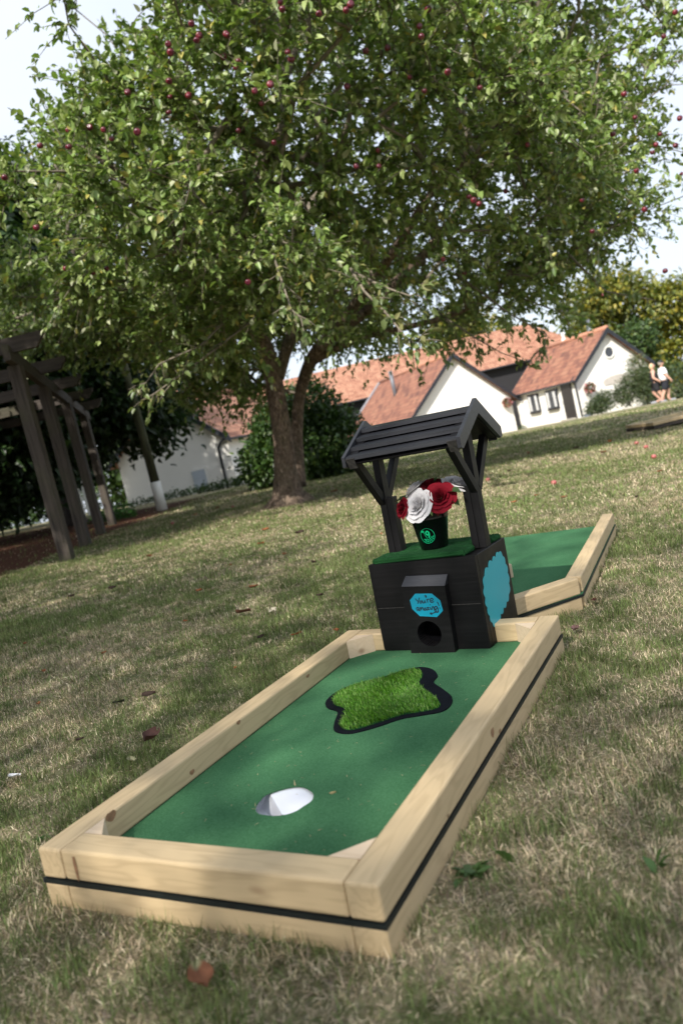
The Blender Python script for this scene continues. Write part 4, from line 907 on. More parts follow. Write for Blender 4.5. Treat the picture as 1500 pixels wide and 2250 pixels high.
def blob_tree(name, label, cat, pos, clumps, trunk_h, trunk_r, nleaf, leafL, pal, seed, group=None, bark='dark_bark', lean=(0, 0), hollow=.55):
    """clumps: list of (dx,dy,dz,rx,ry,rz) relative to pos"""
    rg = np.random.default_rng(seed); F0 = T(*pos); t_ = thing(name, label, cat, F0, group); c = np.array(clumps, float); vol = (c[:, 3] * c[:, 4] * c[:, 5]) ** .67; k = rg.choice(len(c), nleaf, p=vol / vol.sum())
    d = rg.normal(size=(nleaf, 3)); d /= np.linalg.norm(d, axis=1, keepdims=True); rr = rg.uniform(hollow, 1.0, nleaf)[:, None] ** .8 * (1 + .16 * np.sin(d[:, :1] * 5 + k[:, None]) * np.cos(d[:, 1:2] * 6))
    P = np.array(pos) + c[k, :3] + d * rr * c[k, 3:]
    cl = rg.random(nleaf) < .96
    # leafy tufts: jitter groups
    P = P[cl]; n = len(P); g = P.reshape(-1, 3) + rg.normal(0, leafL * .7, (n, 3)); D = d[cl] + rg.normal(0, .7, (n, 3)) + np.array([0, 0, -.1]); N = d[cl] * .5 + np.array([0, 0, .8]) + rg.normal(0, .5, (n, 3))
    L = leafL * rg.uniform(.6, 1.3, n); idx = rg.choice(len(pal), n, p=[q[1] for q in pal]); col = np.array([q[0] for q in pal])[idx] * rg.uniform(.65, 1.35, (n, 1))
    keep = g[:, 2] > gnd(g[:, 0], g[:, 1]) + .05
    geo = leaves_geo(g[keep], D[keep], N[keep], L[keep], (L * .6)[keep], col[keep]); put(bpy.data.objects.new('crown', np_mesh('crown', *geo, 'leaf')), I4, t_)
    if trunk_h:
        V = []; F = []; p0 = np.array(pos, float); top = p0 + np.array([lean[0], lean[1], trunk_h]); mid = (p0 + top) / 2 + np.array([.05, 0, 0]) * trunk_h * .3
        tube_geo([p0 - np.array([0, 0, .1]), p0 + np.array([0, 0, .3]), mid, top], [trunk_r * 1.4, trunk_r * 1.05, trunk_r * .85, trunk_r * .6], 10, V, F)
        for q in c[:14]: tube_geo([top, (top + p0 + q[:3]) / 2 + np.array([0, 0, -.2]), p0 + q[:3] + np.array([0, 0, q[5] * .4])], [trunk_r * .45, trunk_r * .3, trunk_r * .1], 6, V, F)
        as_mesh_obj('trunk', V, F, bark, t_)
    return t_
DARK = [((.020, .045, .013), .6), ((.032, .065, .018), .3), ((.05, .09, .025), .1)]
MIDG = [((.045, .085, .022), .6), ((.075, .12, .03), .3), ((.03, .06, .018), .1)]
YELG = [((.16, .17, .025), .5), ((.10, .13, .028), .3), ((.26, .22, .03), .2)]
def clumpset(n, r, h0, h1, sz, seed, ry=None, ysq=1):
    rg = np.random.default_rng(seed); o = []
    for i in range(n):
        a = rg.uniform(0, 6.28); f = math.sqrt(rg.random()); z = rg.uniform(h0, h1); t_ = (z - h0) / (h1 - h0); rr = r * f * (1 - .55 * t_ ** 2); s = sz * rg.uniform(.7, 1.25); o.append((rr * math.cos(a), rr * math.sin(a) * ysq, z, s, s, s * .75))
    return o
# dark trees behind the pergola and left of the lawn
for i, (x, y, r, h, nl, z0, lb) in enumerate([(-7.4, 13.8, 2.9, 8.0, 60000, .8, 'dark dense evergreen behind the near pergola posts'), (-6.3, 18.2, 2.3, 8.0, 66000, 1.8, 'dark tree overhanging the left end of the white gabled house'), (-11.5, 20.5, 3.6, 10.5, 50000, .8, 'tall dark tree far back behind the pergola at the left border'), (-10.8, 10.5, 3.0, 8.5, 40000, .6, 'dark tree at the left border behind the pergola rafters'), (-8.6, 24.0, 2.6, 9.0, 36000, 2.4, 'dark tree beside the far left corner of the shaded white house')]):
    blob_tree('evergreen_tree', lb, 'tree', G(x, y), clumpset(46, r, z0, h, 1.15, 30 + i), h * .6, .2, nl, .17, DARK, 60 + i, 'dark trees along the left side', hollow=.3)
# bushy masses behind the trunk
p = hit(690, 1040); bush_c = [(0, 0, .9, 1.2, 1.0, 1.1), (-.9, .2, .7, .9, .8, .8), (.8, -.1, .8, .9, .8, .95), (.3, 0, 1.8, .85, .8, .75), (-.4, .2, 1.6, .8, .8, .7)]
blob_tree('bush', 'big dark green bush behind the apple tree trunk', 'bush', G(-.55, 17.0), [(a * .85, b_, c_ * .85, d * .85, e_, f * .85) for a, b_, c_, d, e_, f in bush_c], 1.2, .06, 16000, .11, [((.03, .065, .014), .5), ((.05, .10, .02), .4), ((.09, .14, .03), .1)], 80, 'dark bushes behind the apple tree')
blob_tree('bush', 'dark green bush between the trunk and the white gabled house', 'bush', G(-1.35, 18.5), [(.15, 0, .7, .65, .8, .9), (.3, 0, 1.3, .5, .7, .6)], 1.2, .06, 11000, .11, DARK, 81, 'dark bushes behind the apple tree')
p = hit(240, 1150); blob_tree('shrub', 'low bright green shrub at the foot of the pergola', 'shrub', p, [(0, 0, .12, .32, .25, .16), (.3, .1, .1, .25, .2, .12)], 0, 0, 1800, .045, [((.04, .12, .02), 1.0)], 83)
p = hit(440, 1100); blob_tree('shrub', 'row of rough grass and weeds along the foot of the shaded white wall', 'shrub', G(-5.5, 26.5), [(x, 0, .05, .5, .3, .16) for x in np.linspace(-2.6, 2.4, 9)], 0, 0, 3500, .09, [((.035, .07, .015), 1.0)], 84)

# pergola: posts in a row going back, long side beam, cross rafters with shaped ends
def build_pergola():
    p0 = hit(150, 1232); a = hit(203, 1210); F0 = T(*p0)
    t_ = thing('pergola', 'weathered grey timber pergola with square posts and projecting rafters at the left', 'pergola', F0)
    top0 = pix(62, 795, p0.y); H = top0.z - p0.z
    dirv = Vector((-.21, 1, 0)).normalized()
    zb = p0.z + H
    ys = [0, 1.75, 3.9, 6.2]
    for s in ys:
        q = p0 + dirv * s; g_ = G(q.x, q.y); beam('post', (q.x, q.y, g_.z - .15), (q.x, q.y, zb - .01), .13, .13, 'weathered', t_, I4, .008, up=(0, 1, 0))
    for s in ys[:2]:
        q = p0 + dirv * s + Vector((-2.6, 0, 0)); g_ = G(q.x, q.y); beam('post', (q.x, q.y, g_.z - .15), (q.x, q.y, zb - .01), .13, .13, 'weathered', t_, I4, .008, up=(0, 1, 0))
    for off in (0, -2.6):
        q0 = p0 + dirv * -.35 + Vector((off, 0, 0)); q1 = p0 + dirv * 7.2 + Vector((off, 0, 0)); beam('side_beam', (q0.x, q0.y, zb + .07), (q1.x, q1.y, zb + .07), .07, .16, 'weathered', t_, I4, .006)
    for s in (-.12, 1.5, 3.1, 4.7, 6.3):
        q = p0 + dirv * s; x0, x1 = q.x - 3.2, q.x + .38; z0 = zb + .10; hh = .15
        pr = [(x0, z0), (x1 - .09, z0), (x1 - .05, z0 + .05), (x1, z0 + .10), (x1 + .01, z0 + hh), (x0, z0 + hh)]
        V = [(x, q.y - .03, z) for x, z in pr] + [(x, q.y + .03, z) for x, z in pr]; n = len(pr)
        mobj('rafter', V, [tuple(range(n)), tuple(range(2 * n - 1, n - 1, -1))] + [(i, i + n, (i + 1) % n + n, (i + 1) % n) for i in range(n)], 'weathered', t_)
build_pergola()
p = hit(357, 1121); F0 = T(*p)
pole = thing('wooden_pole', 'mossy leaning wooden pole with a whitewashed foot left of the shaded house', 'pole', F0)
tp = pix(285, 850, p.y); tube('shaft', [p + Vector((0, 0, .62)), (p + tp) / 2 + Vector((0, 0, .3)), tp, tp + (tp - p) * .6], [.10, .095, .09, .08], 'moss_pole' if 'moss_pole' in MAT else 'weathered', pole, I4, 12)
tube('white_foot', [p - Vector((0, 0, .1)), p + Vector((0, 0, .30)), p + Vector((0, 0, .619))], [.125, .115, .108], 'fence_white', pole, I4, 12)

# ------------------------------------------------------------------ houses
def uvquad(name, pts, mat, parent, thick=.12, uax=None):
    """roof plane: pts a,b (eave) c,d (ridge) ; UV in metres"""
    a, b, c, d = (Vector(p) for p in pts); n = (b - a).cross(d - a).normalized(); U = (b - a).normalized(); W_ = n.cross(U)
    me = bpy.data.meshes.new(name); V = [a, b, c, d] + [q - n * thick for q in (a, b, c, d)]; F = [(0, 1, 2, 3), (7, 6, 5, 4), (0, 4, 5, 1), (1, 5, 6, 2), (2, 6, 7, 3), (3, 7, 4, 0)]
    me.from_pydata([tuple(v) for v in V], [], F); me.update(); uv = me.uv_layers.new(name='UVMap')
    for l in me.loops:
        v = V[l.vertex_index] - a; uv.data[l.index].uv = (v.dot(U), v.dot(W_))
    me.materials.append(MAT[mat]); return put(bpy.data.objects.new(name, me), I4, parent)
def gable_house(name, label, Fm, w_, L, eave, rise, tiles, over_e=.25, over_g=.25, wallmat='render_white', parts=None, barge=.20):
    """frame: gable front at y=0 spanning x 0..w, ridge runs +y; base z=0 reaching below ground"""
    t_ = thing(name, label, 'house', Fm); zb = -.8; hw = w_ / 2
    V = [(0, 0, zb), (w_, 0, zb), (w_, 0, eave), (hw, 0, eave + rise), (0, 0, eave), (0, L, zb), (w_, L, zb), (w_, L, eave), (hw, L, eave + rise), (0, L, eave)]
    mobj('wall', V, [(0, 1, 2, 3, 4), (9, 8, 7, 6, 5), (0, 4, 9, 5), (1, 6, 7, 2)], wallmat, t_, Fm)
    k = rise / hw; th = .10
    for s in (0, 1):
        xe = -over_e if s == 0 else w_ + over_e; ze = eave - over_e * k + .06; zr = eave + rise + .06
        pts = [(xe, L + over_g, ze), (xe, -over_g, ze), (hw, -over_g, zr), (hw, L + over_g, zr)] if s == 0 else [(xe, -over_g, ze), (xe, L + over_g, ze), (hw, L + over_g, zr), (hw, -over_g, zr)]
        rf = uvquad('roof', [Fm @ Vector(p) for p in pts], tiles, t_, th)
        # barge boards front and back
        for yy in (-over_g - .02, L + over_g + .02):
            a = Vector((xe, yy, ze + .03)); b = Vector((hw, yy, zr + .03)); Vb = []
            for q in (-.02, .02): Vb += [(a.x, a.y + q, a.z), (b.x, b.y + q, b.z), (b.x, b.y + q, b.z - barge * 1.35), (a.x, a.y + q, a.z - barge * 1.1)]
            bm = bmesh.new(); vs = [bm.verts.new(v) for v in Vb]
            for f in ((0, 1, 2, 3), (7, 6, 5, 4), (0, 4, 5, 1), (1, 5, 6, 2), (2, 6, 7, 3), (3, 7, 4, 0)): bm.faces.new([vs[i] for i in f])
            bmesh.ops.recalc_face_normals(bm, faces=bm.faces[:]); bobj('barge_board', bm, 'barge_black', t_, Fm)
        # soffit / gutter
        beam('gutter', (xe, -over_g, ze - .04), (xe, L + over_g, ze - .04), .10, .09, 'barge_black', t_, Fm, .01)
    tube('ridge_tiles', [(hw, -over_g, eave + rise + .06), (hw, L + over_g, eave + rise + .06)], [.13, .13], 'ridge_clay', t_, Fm, 10)
    return t_
simple('ridge_clay', (.40, .19, .12), .85, .2, 4)
def frame_from(p0, p1):
    """gable corner p0 (left) and p1 (right) on the ground"""
    x = Vector((p1.x - p0.x, p1.y - p0.y, 0)).normalized(); y = Vector((-x.y, x.x, 0)); m = Matrix((x, y, Vector((0, 0, 1)))).transposed().to_4x4(); m.translation = p0; return m
# right cottage: gable towards the camera, long side to the left
c0 = pd(1279, 917, 38)
ang = R(18); Fc = T(c0.x, c0.y, c0.z) @ RZ(ang)
CW, CL = 4.5, 5.6
zeave = pix(1268, 828, c0.y).z - c0.z
cot = gable_house('cottage', 'white cottage with a round gable window, black door and clay tile roof, furthest right', Fc, CW, CL, zeave, 2.0, 'tiles_old', .22, .28)
# round window
lathe('window_frame', [(.33, -.02), (.33, .05), (.25, .05), (.25, -.02)], 'fence_white', cot, Fc @ T(CW / 2 + .05, 0, zeave + .85) @ RX(R(90)), 28)
rw_o = mobj('round_window', [(.26 * math.cos(a), .26 * math.sin(a), .02) for a in [2 * math.pi * k / 24 for k in range(24)]], [tuple(range(24))], 'window_glass', cot, Fc @ T(CW / 2 + .05, 0, zeave + .85) @ RX(R(90)))
# arched infill on the gable
arch = [(-.75, 0), (.75, 0)] + [(.85 * math.cos(a), .18 + .25 * math.sin(a)) for a in np.linspace(0, math.pi, 9)]
prism('arched_infill', arch, -.0, .03, 'arch_brick', cot, Fc @ T(2.45, 0, zeave - .75) @ RX(R(90)))
# door and windows in the long left wall (x=0 plane), y measured back along the wall
def wall_item(nm, y, z, w_, h_, mat, par, Fm, d=.03, x=0.0): return beam(nm, (x - d, y, z - h_ / 2), (x - d, y, z + h_ / 2), h_ * 0 + d * 2, w_, mat, par, Fm, .004, up=(0, 1, 0))
door = wall_item('door', .80, .93, .82, 1.86, 'door_black', cot, Fc, .04)
lathe('door_handle', [(.03, 0), (.03, .05), (.001, .06)], 'lead_grey', door, Fc @ T(-.08, 1.25, .95) @ RY(R(-90)), 10)
wall_item('door_step', .95, -.02, 1.1, .16, 'paving', cot, Fc, .12)
def win(y, z):
    f_o = wall_item('window', y, z, 1.0, 1.0, 'barge_black', cot, Fc, .035)
    for sy_ in (-1, 1):
        for sz_ in (-1, 1): wall_item('pane', y + sy_ * .235, z + sz_ * .235, .40, .40, 'window_glass', f_o, Fc, .01, -.065)
        wall_item('curtain', y + sy_ * .30, z, .20, .80, 'curtain', f_o, Fc, .006, -.082)
    wall_item('sill', y, z - .52, .98, .07, 'door_black', f_o, Fc, .07)
win(2.15, 1.20); win(3.85, 1.20)
tube('downpipe', [(-.22, -.06, zeave - .1), (-.10, -.07, zeave - .35), (-.06, -.06, .05)], [.045] * 3, 'barge_black', cot, Fc, 8)
for y, z in ((4.85, 1.6), (1.45, 1.65)): beam('wall_lamp', (-.14, y, z - .1), (-.14, y, z + .1), .1, .1, 'barge_black', cot, Fc, .02, up=(0, 1, 0))
beam('house_sign', (-.03, 1.62, 1.28), (-.03, 1.86, 1.28), .03, .08, 'lead_grey', cot, Fc, .005)
tube('chimney_flue', [(CW - 1.2, 2.4, zeave + .9), (CW - 1.2, 2.4, zeave + 2.9)], [.11, .11], 'flue_grey', cot, Fc, 10)
lathe('ridge_finial', [(.001, .45), (.09, .42), (.10, .30), (.05, .2), (.11, .1), (.12, 0)], 'fence_white', cot, Fc @ T(CW / 2, 3.3, zeave + 2.12), 12)
# middle gabled wing
m1 = pd(1137, 950, 43)
xm = Vector((m1.x, m1.y, m1.z)); Fm_ = T(0, 0, 0)
MWD = 6.3; angm = R(18); xv = Vector((math.cos(angm), math.sin(angm), 0)); o0 = xm - xv * MWD; Fmid = Matrix.Translation(Vector((o0.x, o0.y, xm.z))) @ RZ(angm)
apex = pix(988, 780, 42).z - xm.z; zem = apex - 2.87
mid = gable_house('gabled_wing', 'white gabled wing with streaky old tile roof and metal flue, above the well roof', Fmid, MWD, 10.0, zem, apex - zem, 'tiles_old', .38, .30)
tube('chimney_flue', [(1.75, 5.2, zem + 1.2), (1.75, 5.2, zem + 3.1)], [.12, .12], 'flue_grey', mid, Fmid, 10)
wall_item('window', .9, 1.4, .5, .7, 'barge_black', mid, Fmid, .03, MWD + .06)
beam('verge_flashing', (-.25, 10.36, zem - .1), (MWD / 2 - .1, 10.36, apex + .05), .14, .10, 'lead_grey', mid, Fmid, .01)
# long barn behind
bl = pix(640, 810, 56); br_ = pix(1190, 716, 60); zr = (bl.z + br_.z) / 2
bdir = Vector((1, .06, 0)).normalized(); FB = Matrix.Translation(Vector((-10.5, 54.7, -1.3))) @ RZ(R(2.5))
barn = thing('barn', 'long black weatherboarded barn with a broad orange tile roof behind the white houses', 'barn', FB)
BL_, eb, rb = 30.5, None, None
zeb = pix(950, 836, 55).z + 1.3; zrb = pix(950, 757, 59).z + 1.3
beam('wall', (0, 4.2, zeb / 2 - 1), (BL_, 4.2, zeb / 2 - 1), 8.0, zeb + 2, 'weatherboard', barn, FB, .02)
for s in (0, 1):
    if s == 0: pts = [(-.3, -.3, zeb - .1), (BL_ + .3, -.3, zeb - .1), (BL_ - 2.5, 4.2, zrb), (-.3, 4.2, zrb)]
    else: pts = [(BL_ + .3, 8.7, zeb - .1), (-.3, 8.7, zeb - .1), (-.3, 4.2, zrb), (BL_ - 2.5, 4.2, zrb)]
    uvquad('roof', [FB @ Vector(p) for p in pts], 'tiles_orange', barn, .12)
mobj('roof_hip', [(BL_ + .3, -.3, zeb - .1), (BL_ + .3, 8.7, zeb - .1), (BL_ - 2.5, 4.2, zrb)], [(0, 1, 2)], 'tiles_orange', barn, FB)
beam('gutter', (-.3, -.36, zeb - .15), (BL_ + .3, -.36, zeb - .15), .1, .1, 'barge_black', barn, FB, .01)
tube('downpipe', [(21.6, .12, zeb - .2), (21.6, .12, -.5)], [.06, .06], 'lead_grey', barn, FB, 8)
# shaded left house
l0 = pd(285, 1117, 30.5); l1 = pd(526, 1076, 28.5); FL = frame_from(l0, Vector((l1.x, l1.y, l0.z))); wl = math.hypot(l1.x - l0.x, l1.y - l0.y)
zel = pix(510, 948, l1.y).z - l0.z; zal = pix(380, 862, (l0.y + l1.y) / 2).z - l0.z
lh = gable_house('house', 'shaded white gabled house with a blue hatch and orange roof left of the apple tree', FL, wl, 7.0, zel, zal - zel, 'tiles_orange', .35, .3)
hx = wl * .70; hz_ = (hit(450, 1088).z - l0.z)
hb = beam('hatch', (hx, -.03, hz_ + .02), (hx, -.03, hz_ + .80), .06, .62, 'hatch_blue', lh, FL, .01, up=(1, 0, 0)) if False else None
bm = bmesh.new(); bm_box(bm, (.60, .06, .72), bevel=.008); hat = bobj('hatch', bm, 'hatch_blue', lh, FL @ T(hx, -.03, hz_ + .42))
bm = bmesh.new(); bm_box(bm, (.70, .05, .05)); bm_box(bm, (.05, .05, .70), T(.325, 0, -.36)); bobj('hatch_frame', bm, 'fence_white', hat, FL @ T(hx, -.035, hz_ + .81))
tube('downpipe', [(wl + .25, -.25, zel - .1), (wl - .25, -.08, zel - .28), (wl - .42, -.07, zel - .5), (wl - .42, -.07, -.9)], [.05] * 4, 'barge_black', lh, FL, 8)

# white picket fence from behind the trunk to the middle wing
def fence(a, b, label, h=.85, gap=.13, wd=.075, name='picket_fence'):
    t_ = thing(name, label, 'fence', T(*a)); L = (b - a).length; x = (b - a).normalized(); V = []; F = []; n = int(L / gap)
    bm = bmesh.new()
    for i in range(n):
        q = a + x * (i + .5) * gap; g_ = G(q.x, q.y); mm_ = Matrix.Translation(Vector((q.x, q.y, g_.z + h / 2))) @ RZ(math.atan2(x.y, x.x)); bm_box(bm, (wd, .02, h), mm_)
        vs = [bm.verts.new(mm_ @ Vector(v)) for v in ((-wd / 2, -.01, h / 2 + .001), (wd / 2, -.01, h / 2 + .001), (0, -.01, h / 2 + .05), (-wd / 2, .01, h / 2 + .001), (wd / 2, .01, h / 2 + .001), (0, .01, h / 2 + .05))]
        for f in ((0, 1, 2), (5, 4, 3), (0, 2, 5, 3), (1, 4, 5, 2)): bm.faces.new([vs[k] for k in f])
    bobj('pickets', bm, 'fence_white', t_)
    for z in (.25, .65): beam('rail', (a.x, a.y + .035, a.z + z), (b.x, b.y + .035, b.z + z), .03, .07, 'fence_white', t_, I4, .004)
    for i in range(0, n, 14):
        q = a + x * i * gap; g_ = G(q.x, q.y); beam('post', (q.x, q.y + .09, g_.z - .1), (q.x, q.y + .09, g_.z + h + .05), .08, .08, 'fence_white', t_, I4, .005, up=(1, 0, 0))
fa = pd(545, 1068, 27); fb = pd(884, 1000, 40); fence(G(fa.x, fa.y), G(fb.x, fb.y), 'white picket fence running behind the apple tree to the gabled wing')
fa = hit(40, 1165); fb = hit(235, 1148)
fa = pd(135, 1158, 27); fb = pd(232, 1135, 27.5); fence(G(fa.x, fa.y), G(fb.x, fb.y), 'white boards standing in for the house wall, seen between the pergola posts', 1.45, .32, .26, 'wall_boards')  # wide white boards stand in for the house wall continuing left

# plants against the cottage
CP_ = [((.045, .075, .028), .5), ((.085, .11, .045), .4), ((.14, .15, .07), .1)]
for k, (px_, py_, w_, h_, lb) in enumerate([(1322, 908, .95, 1.05, 'rounded dark shrub left of the row in front of the cottage gable'), (1383, 888, .9, 1.55, 'tall bushy shrub in the middle of the row by the cottage gable'), (1422, 872, .7, 1.5, 'narrow leafy shrub by the walkers at the right of the gable')]):
    p = pd(px_, py_, 36); blob_tree('shrub', lb, 'shrub', p, [(0, 0, h_ * .4, w_ * .7, .55, h_ * .42), (-w_ * .35, 0, h_ * .3, w_ * .5, .45, h_ * .32), (w_ * .3, 0, h_ * .7, w_ * .45, .4, h_ * .3)], .4, .03, 3200, .085, CP_, 100 + k, 'shrubs in front of the cottage gable', hollow=.3)
p = pd(1440, 878, 36.5); blob_tree('climbing_shrub', 'climbing rose growing up the right corner of the cottage gable', 'shrub', G(p.x + .2, p.y + 1.5), [(0, 0, 1.2, .5, .4, 1.3), (-.2, 0, 2.0, .5, .3, .7)], 1.5, .04, 2600, .09, [((.07, .11, .035), .6), ((.16, .15, .06), .4)], 110, hollow=.2)
p = pd(1148, 948, 42); blob_tree('small_shrub', 'tiny green plant at the foot of the cottage side wall', 'shrub', p, [(0, 0, .12, .22, .2, .2)], 0, 0, 260, .07, MIDG, 111)
p = pd(937, 985, 40); blob_tree('small_shrub', 'low dark plant at the foot of the gabled wing wall', 'shrub', p, [(-.3, 0, .12, .35, .2, .2), (.3, 0, .12, .35, .2, .18)], 0, 0, 500, .07, DARK, 112)
p = pd(1292, 918, 37.3); lathe('planter', [(.001, 0), (.16, 0), (.22, .2), (.20, .2), (.001, .16)], 'pot_blue', None, T(*p), 16); tag(bpy.context.scene.objects['planter'], 'blue grey planter pot at the corner of the cottage', 'pot')
def basket(Fm, x, y, z, lb):
    F0 = Fm @ T(x, y, z); t_ = thing('hanging_basket', lb, 'basket', F0, 'flower baskets on the cottage walls'); rg = np.random.default_rng(5)
    lathe('basket_bowl', [(.001, -.16), (.12, -.12), (.19, .0), (.17, .0), (.001, -.05)], 'cardboard', t_, F0, 14); tube('bracket', [(0, .25, .35), (0, .0, .38), (0, 0, .02)], [.012] * 3, 'barge_black', t_, F0, 5)
    for nm, n, pal, rr in (('foliage', 260, MIDG, .24), ('blossoms', 160, [((.55, .12, .16), .6), ((.60, .35, .38), .4)], .27)):
        d = rdir(n); P = np.array(F0 @ Vector((0, 0, .08))) + d * rr * rg.uniform(.5, 1, (n, 1)); idx = rg.choice(len(pal), n, p=[q[1] for q in pal]); c = np.array([q[0] for q in pal])[idx]
        put(bpy.data.objects.new(nm, np_mesh(nm, *leaves_geo(P, d, rdir(n), np.full(n, .08), np.full(n, .06), c), 'leaf')), I4, t_)
basket(Fc, .55, -.3, zeave - .75, 'flower basket with pink blooms on the cottage gable'); basket(Fmid, MWD - .45, -.3, zem - .45, 'flower basket with pink blooms on the corner of the gabled wing')
# pale path strip in front of the cottage
pa = [G(*pd(x, y, D)[:2]) for x, y, D in ((1290, 921, 37), (1400, 889, 35), (1520, 862, 34), (1520, 862, 32.8), (1400, 889, 33.8), (1290, 921, 36))]
mobj('path', [(q.x, q.y, q.z + .012) for q in pa], [(0, 1, 4, 5), (1, 2, 3, 4)], 'paving'); tag(SC.objects['path'], kind='structure')
# distant trees
for i, (x, y, r, h, lb, pal) in enumerate([(25, 62, 7.0, 9.5, 'yellow green tree behind the cottage at the right border', YELG), (15.5, 74, 6.5, 12.0, 'yellow green tree showing above the barn roof hip', YELG), (34, 58, 6.5, 8.5, 'far yellow green tree beyond the walkers', YELG), (20.5, 52, 3.0, 5.0, 'green tree close behind the right cottage gable', MIDG)]):
    blob_tree('broadleaf_tree', lb, 'tree', G(x, y), clumpset(26, r, h * .12, h, 2.3 if i < 3 else 1.3, 200 + i), h * .5, .3, 15000, .42 if i < 3 else .26, pal, 210 + i, 'trees beyond the buildings', hollow=.4)
for i, (x, y, r, h) in enumerate([(-9.5, 42, 4.2, 9.0), (-40, 90, 12, 7), (-14, 95, 12, 4.5), (60, 90, 14, 9), (-58, 60, 10, 11), (-24, 44, 6, 8.5), (-22, 26, 5, 10)]):
    blob_tree('broadleaf_tree', ['dense tree standing behind the shaded white house', 'distant pale tree line clump at far left', 'low distant green tree behind the barn', 'large distant tree beyond the right border', 'tall distant tree left of the lawn', 'mid distance green tree left behind the pergola', 'big green tree beyond the left border of the lawn'][i], 'tree', G(x, y), clumpset(22, r, .5, h, 2.6, 230 + i), h * .4, .3, 9000, .5, MIDG, 240 + i, 'trees beyond the buildings', hollow=.4)
p = pd(1485, 872, 36); blob_tree('hedge', 'rounded green hedge behind the walkers at the right border', 'hedge', G(p.x + 1.2, p.y + 2.5), [(0, 0, .8, 1.6, .8, 1.0), (2, 0, .9, 1.6, .8, 1.1)], .5, .05, 6000, .12, [((.05, .08, .04), .6), ((.10, .13, .04), .4)], 120, hollow=.5)

# unseen trees added up-sun to shade the lawn, lane and pergola
def shade_tree(x, y, label, r=4.6, h0=3.0, h1=8.5, n=42, nl=52000, seed=300, leaf=.085):
    blob_tree('broadleaf_tree', label, 'tree', G(x, y), clumpset(n, r, h0, h1, 1.15, seed), 4.5, .25, nl, leaf, MIDG, seed + 1, 'unseen trees added for shade', hollow=.2)
shade_tree(-8.6, 3.2, 'broad unseen tree just outside the left border, added to shade the pergola', 3.0, 2.6, 8.0, 30, 26000, 320, .13)
shade_tree(-5.6, -1.2, 'unseen tree just left of the photographer, added to shade the near lawn', 3.0, 3.2, 6.8, 26, 10000, 340, .10)
shade_tree(-6.9, 5.0, 'tall unseen tree outside the left border, added to shade the lawn under the pergola', 2.3, 3.2, 8.0, 30, 36000, 360, .12)
shade_tree(-2.9, -5.0, 'leafy unseen tree behind and left of the golf lane, added for dappled shade', 3.2, 3.4, 6.6, 24, 12000, 300, .10)

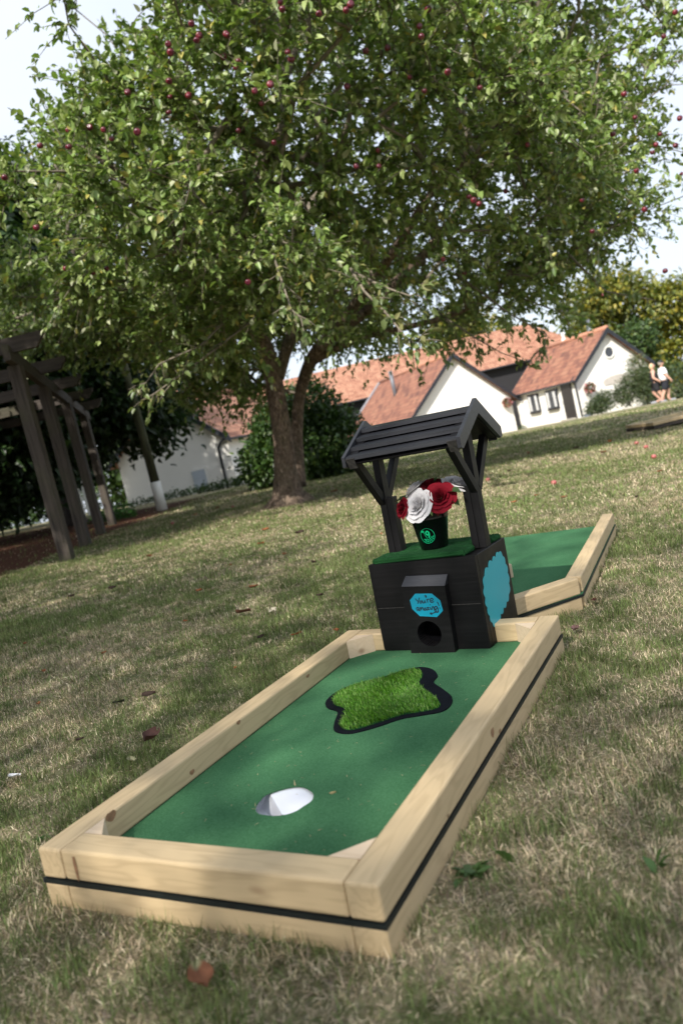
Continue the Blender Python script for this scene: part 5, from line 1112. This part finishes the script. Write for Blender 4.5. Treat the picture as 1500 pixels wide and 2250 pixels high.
# ------------------------------------------------------------------ people
def skin_body(name, joints, edges, mat, parent, frame, sub=2):
    me = bpy.data.meshes.new(name); me.from_pydata([j[:3] for j in joints], edges, []); o = bpy.data.objects.new(name, me); put(o, frame, parent)
    m = o.modifiers.new('skin', 'SKIN'); s = o.modifiers.new('sub', 'SUBSURF'); s.levels = sub; s.render_levels = sub
    for i, j in enumerate(joints):
        sv = me.skin_vertices[0].data[i]; sv.radius = (j[3], j[4] if len(j) > 4 else j[3])
    me.skin_vertices[0].data[0].use_root = True; me.materials.append(MAT[mat]); return o
def person(label, Fm, shirt, legs_m, hair, long_hair, cap, carry, sleeveless=False, phase=1, scale=1.0):
    Fm = Fm @ Matrix.Scale(scale, 4); t_ = thing('person', label, 'person', Fm); s = phase
    J = [(0, 0, .95, .13, .11), (0, 0, 1.15, .13, .10), (0, .01, 1.36, .15, .10), (0, .01, 1.48, .055), (0, -.01, 1.58, .06),
         (.09, 0, .90, .11), (.10, -.13 * s, .50, .085), (.10, .02 * s - .10, .10, .055), (.10, -.18 * s - .06, .045, .035),
         (-.09, 0, .90, .11), (-.10, .08 * s, .50, .085), (-.10, .26 * s, .12, .055), (-.10, .20 * s, .045, .035),
         (.20, .01, 1.41, .075), (.28, .07 * s, 1.14, .060), (.29, -.05, .92, .045), (.29, -.10, .84, .036),
         (-.20, .01, 1.41, .075), (-.28, -.05 * s, 1.14, .060), (-.29, -.18, .95, .045), (-.29, -.23, .88, .036)]
    E = [(0, 1), (1, 2), (2, 3), (3, 4), (0, 5), (5, 6), (6, 7), (7, 8), (0, 9), (9, 10), (10, 11), (11, 12), (2, 13), (13, 14), (14, 15), (15, 16), (2, 17), (17, 18), (18, 19), (19, 20)]
    for hb_, sg in ((16, 1), (20, -1)):     # fingers and thumb
        bx0, by0, bz0 = J[hb_][:3]
        for q in range(4):
            J.append((bx0 - .006 * sg, by0 - .030 + q * .019, bz0 - .03, .010)); J.append((bx0 - .018 * sg, by0 - .034 + q * .019, bz0 - .085 + abs(q - 1.5) * .008, .008)); E += [(hb_, len(J) - 2), (len(J) - 2, len(J) - 1)]
        J.append((bx0 - .02 * sg, by0 - .05, bz0 - .02, .011)); E.append((hb_, len(J) - 1))
    body = skin_body('body', J, E, 'skin', t_, Fm)
    bm = bmesh.new(); bmesh.ops.create_uvsphere(bm, u_segments=16, v_segments=12, radius=1); bmesh.ops.scale(bm, vec=(.076, .095, .118), verts=bm.verts)
    for v in bm.verts:
        if v.co.z < -.03: v.co.x *= .84; v.co.y *= .9
    bm_box(bm, (.022, .03, .035), T(0, -.10, -.005), .008); bm_box(bm, (.05, .008, .010), T(0, -.088, -.05), .003)
    for sg in (-1, 1): bm_box(bm, (.012, .035, .05), T(.078 * sg, .0, -.005), .005); bm_box(bm, (.022, .008, .010), T(.03 * sg, -.088, .012), .003)
    bobj('head', bm, 'skin', t_, Fm @ T(0, -.02, 1.66), True)
    bm = bmesh.new(); bmesh.ops.create_uvsphere(bm, u_segments=16, v_segments=10, radius=1); bmesh.ops.scale(bm, vec=(.090, .105, .115 if not long_hair else .15), verts=bm.verts)
    for v in list(bm.verts):
        if v.co.y < -.045 and v.co.z < .05: v.co.y = -.02
    bobj('hair', bm, hair, t_, Fm @ T(0, .012, 1.685 - (.03 if long_hair else -.005)), True)
    if cap:
        bm = bmesh.new(); bmesh.ops.create_uvsphere(bm, u_segments=16, v_segments=8, radius=1); bmesh.ops.scale(bm, vec=(.096, .112, .08), verts=bm.verts); bm_box(bm, (.15, .11, .012), T(0, -.13, .0), .005); bobj('cap', bm, 'cap_black', t_, Fm @ T(0, -.005, 1.735), True)
    top = [(0, 0, .88, .22, .19), (0, -.02, 1.12, .22, .20), (0, .01, 1.36, .22, .16), (0, .01, 1.46, .10)]; te = [(0, 1), (1, 2), (2, 3)]
    if not sleeveless: top += [(.21, .01, 1.40, .11), (.27, .05 * s, 1.18, .10), (-.21, .01, 1.40, .11), (-.27, -.03 * s, 1.18, .10)]; te += [(2, 4), (4, 5), (2, 6), (6, 7)]
    skin_body('top', top, te, shirt, t_, Fm)
    pj = [(0, 0, .95, .19, .17), (.10, -.01, .84, .15), (.11, -.12 * s, .48, .125), (-.10, .0, .84, .15), (-.11, .07 * s, .48, .125)]; skin_body('shorts', pj, [(0, 1), (1, 2), (0, 3), (3, 4)], legs_m, t_, Fm)
    for x, y in ((.10, -.22 * s - .03), (-.10, .18 * s)):
        bm = bmesh.new(); bm_box(bm, (.10, .24, .09), bevel=.03, seg=3); bobj('shoe', bm, 'lead_grey', t_, Fm @ T(x, y, .042), True)
    return t_
pm = pd(1466, 882, 33); person('man in a white t-shirt, black shorts and dark cap walking away to the right', T(pm.x, pm.y, pm.z) @ RZ(R(80)), 'tshirt', 'shorts_navy', 'hair_grey', False, True, True, phase=1, scale=1.0)
pw = pd(1452, 884, 33); person('blonde woman in a black sleeveless top walking beside the man in white', T(pw.x + .10, pw.y + .5, float(gnd(pw.x, pw.y + .5))) @ RZ(R(70)), 'top_black', 'top_black', 'hair_blonde', True, False, False, True, -1, .97)
bm = bmesh.new(); bm_box(bm, (.34, .24, .30), bevel=.01); bobj('carton', bm, 'cardboard', None, T(pm.x + .62, pm.y + .4, pm.z + .92) @ RZ(.3), False) if False else bm.free()
print('script done')
